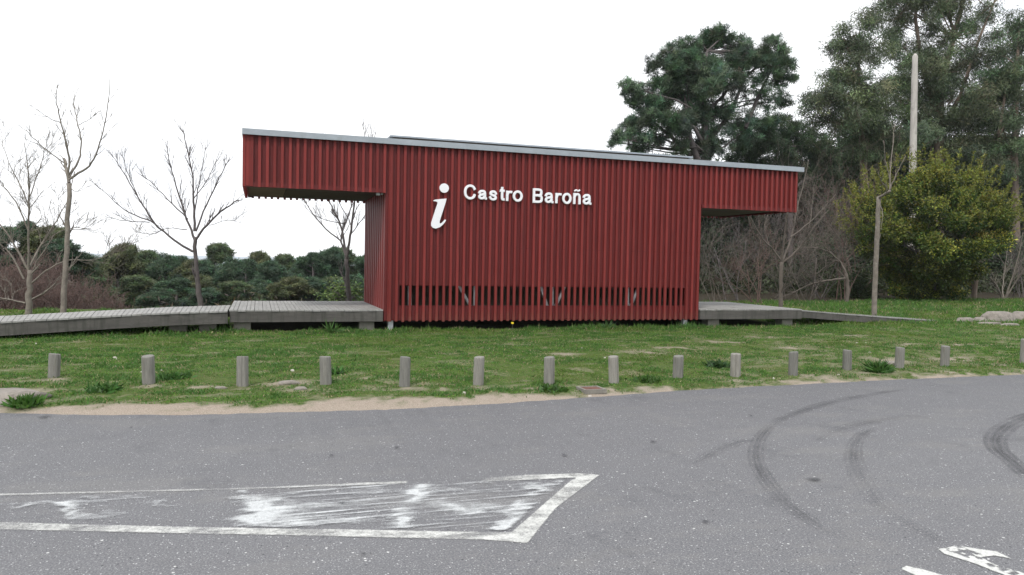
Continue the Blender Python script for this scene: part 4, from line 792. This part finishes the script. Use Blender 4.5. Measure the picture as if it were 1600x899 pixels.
protos = []
for i in range(5):
    Tt, Tb, Fo = pine_proto(100+i); o1 = Tt.build('trunk', M['barkdk'], None); o2 = Tb.build('limbs', M['barkdk'], None); o3 = Fo.build('crown', M['needle'], None); protos.append((o1.data, o2.data, o3.data))
    for o in (o1, o2, o3): bpy.data.objects.remove(o)
PJ = [0, 8, -6, 10, 2, -5, 7]
def far_pine(px, ytop, Y, i, label, group, wide=1., smin=None):
    top = PY(px, ytop, Y); z = float(hgt(top[0], Y)); s = (top[2]-z)/9.3; e = empty('pine_tree', (top[0], Y, z), label, 'tree', group)
    for nm, me in zip(('trunk', 'limbs', 'crown'), protos[i % 5]):
        o = bpy.data.objects.new(nm, me); COL.objects.link(o); o.parent = e
    w = max(s, .95)*wide; e.scale = (w, w, s); e.rotation_euler = (0, 0, i*1.3)
row = [(150,410),(172,400),(192,396),(212,408),(235,399),(258,411),(280,404),(300,415),(322,409),(345,396),(362,402),(384,414),(402,408),(425,410),(446,407),(466,414),(488,411),(505,402),(522,394),(534,402),(556,436),(578,405)]
for i, (x, y) in enumerate(row):
    w = ['one', 'two', 'three', 'four', 'five', 'six', 'seven', 'eight', 'nine', 'ten', 'eleven', 'twelve', 'thirteen', 'fourteen', 'fifteen', 'sixteen', 'seventeen', 'eighteen', 'nineteen', 'twenty', 'twenty-one', 'twenty-two'][i]
    far_pine(x, y-11+PJ[i%7], 66+5*math.sin(i*2.3), i, 'pine in the front row of the distant treeline with %s pines to its left' % (w if i else 'no'), 'distant pine treeline', 1.1) if i else far_pine(x, y-11+PJ[i%7], 66, i, 'leftmost pine in the front row of the distant treeline', 'distant pine treeline', 1.1)
for i in range(19):
    far_pine(140+i*24+random.uniform(-6, 6), 416+random.uniform(-3, 5), 84+3*math.sin(i*1.7), i+3, 'pine half hidden in the back row of the distant treeline', 'rear pines of the distant treeline', 1.3)
for i in range(14):
    far_pine(150+i*31+random.uniform(-10, 10), 436+random.uniform(-10, 14), 54+2*math.sin(i*1.7), i+2, 'low young pine at the foot of the distant treeline', 'young pines below the distant treeline', 1.15)
for i, (x, y, Y, lb) in enumerate([(2, 352, 44, 'dark pine filling the left photo edge behind the bare tree'), (38, 346, 46, 'dark pine behind the many-branched bare tree'), (75, 352, 45, 'dark pine between the two left bare trees'), (100, 372, 44, 'shorter dark pine just left of the thin tall tree'), (125, 398, 45, 'low pine just right of the thin tall tree'), (-30, 350, 45, 'dark pine half beyond the left photo edge')]):
    far_pine(x, y, Y, i, lb, 'dark pines on the left', 1.0)
# undergrowth mass at the foot of the wood
rg = np.random.default_rng(5); U = Fol()
n = 2600; X = rg.uniform(8, 52, n); Y = rg.uniform(29, 46, n); keep = X > 10+(Y-29)*.1; X, Y = X[keep], Y[keep]; P = np.stack([X, Y, hgt(X, Y)+rg.random(len(X))*1.0], 1)
k = colvar((.035, .045, .02), len(P), rg, .35); PP = np.repeat(P, 20, 0)+rg.normal(0, .3, (len(P)*20, 3)); D = unit(rg.normal(0, 1, PP.shape)); U.add(*cards(PP, D, .25, .09, np.repeat(k, 20, 0), rg))
n = 1700; X = rg.uniform(-26, 9, n); Y = rg.uniform(30, 52, n); P = np.stack([X, Y, hgt(X, Y)+rg.random(n)*1.2], 1); k = colvar((.06, .05, .032), n, rg, .35); PP = np.repeat(P, 20, 0)+rg.normal(0, .35, (n*20, 3)); D = unit(rg.normal(0, 1, PP.shape)+[0, 0, .3]); U.add(*cards(PP, D, .3, .06, np.repeat(k, 20, 0), rg))
tag(U.build('undergrowth', M['leaf'], None), 'low scrubby undergrowth between the trees', 'undergrowth', kind='stuff')
hb = MB(); hb.box((-160, -60, -20), (160, 150, 24)); hm = bpy.data.materials.new('haze'); hm.use_nodes = True; nt = hm.node_tree; nt.nodes.remove(nt.nodes['Principled BSDF'])
pv = N(nt, 'ShaderNodeVolumePrincipled', Density=.00022); pv.inputs['Color'].default_value = (.9, .94, 1, 1); nt.links.new(pv.outputs[0], nt.nodes['Material Output'].inputs['Volume'])
if HAZE: tag(hb.build('haze', hm), 'faint pale haze over the whole scene', 'haze', kind='stuff')
# ------------------------------------------------------------------ light, sky, camera
EL = math.radians(50); AZ = math.radians(218)     # azimuth clockwise from +Y
sd = Vector((math.sin(AZ)*math.cos(EL), math.cos(AZ)*math.cos(EL), math.sin(EL)))
l = bpy.data.lights.new('sun', 'SUN'); l.energy = 1.5; l.angle = math.radians(10); l.color = (1, .96, .9)
lo = bpy.data.objects.new('sun', l); COL.objects.link(lo); lo.rotation_euler = (-sd).to_track_quat('-Z', 'Y').to_euler()
w = bpy.data.worlds.new('World'); S.world = w; w.use_nodes = True; nt = w.node_tree; bg = nt.nodes['Background']
sky = N(nt, 'ShaderNodeTexSky', sky_type='NISHITA'); sky.sun_disc = False; sky.sun_elevation = EL; sky.sun_rotation = AZ
tc = N(nt, 'ShaderNodeTexCoord'); nn = N(nt, 'ShaderNodeTexNoise', Scale=1.6, Detail=5, Roughness=.55)
mp = N(nt, 'ShaderNodeMapping'); mp.inputs['Scale'].default_value = (1, 1, 2.5); nt.links.new(tc.outputs['Generated'], mp.inputs['Vector']); nt.links.new(mp.outputs[0], nn.inputs['Vector'])
cl = ramp(nt, nn.outputs[0], [(.3, (7.6, 7.9, 8.5)), (.6, (9.6, 9.7, 9.9))]); cov = ramp(nt, nn.outputs[0], [(.25, .80), (.5, .97)])
nt.links.new(mixc(nt, cov, sky.outputs[0], cl), bg.inputs[0]); bg.inputs[1].default_value = .1
cam = bpy.data.cameras.new('camera'); co = bpy.data.objects.new('camera', cam); COL.objects.link(co); cam.sensor_width = 36; cam.lens = F/1600*36; cam.clip_start = .05; cam.clip_end = 80000
m = Matrix.Identity(4)
for r_ in range(3): m[r_][0] = R[r_, 0]; m[r_][1] = -R[r_, 1]; m[r_][2] = -R[r_, 2]
m[0][3], m[1][3], m[2][3] = 0, 0, H; co.matrix_world = m; S.camera = co
S.view_settings.view_transform = 'Standard'; S.view_settings.look = 'None'; S.view_settings.gamma = 1; S.view_settings.exposure = .58
S.render.engine = 'CYCLES'
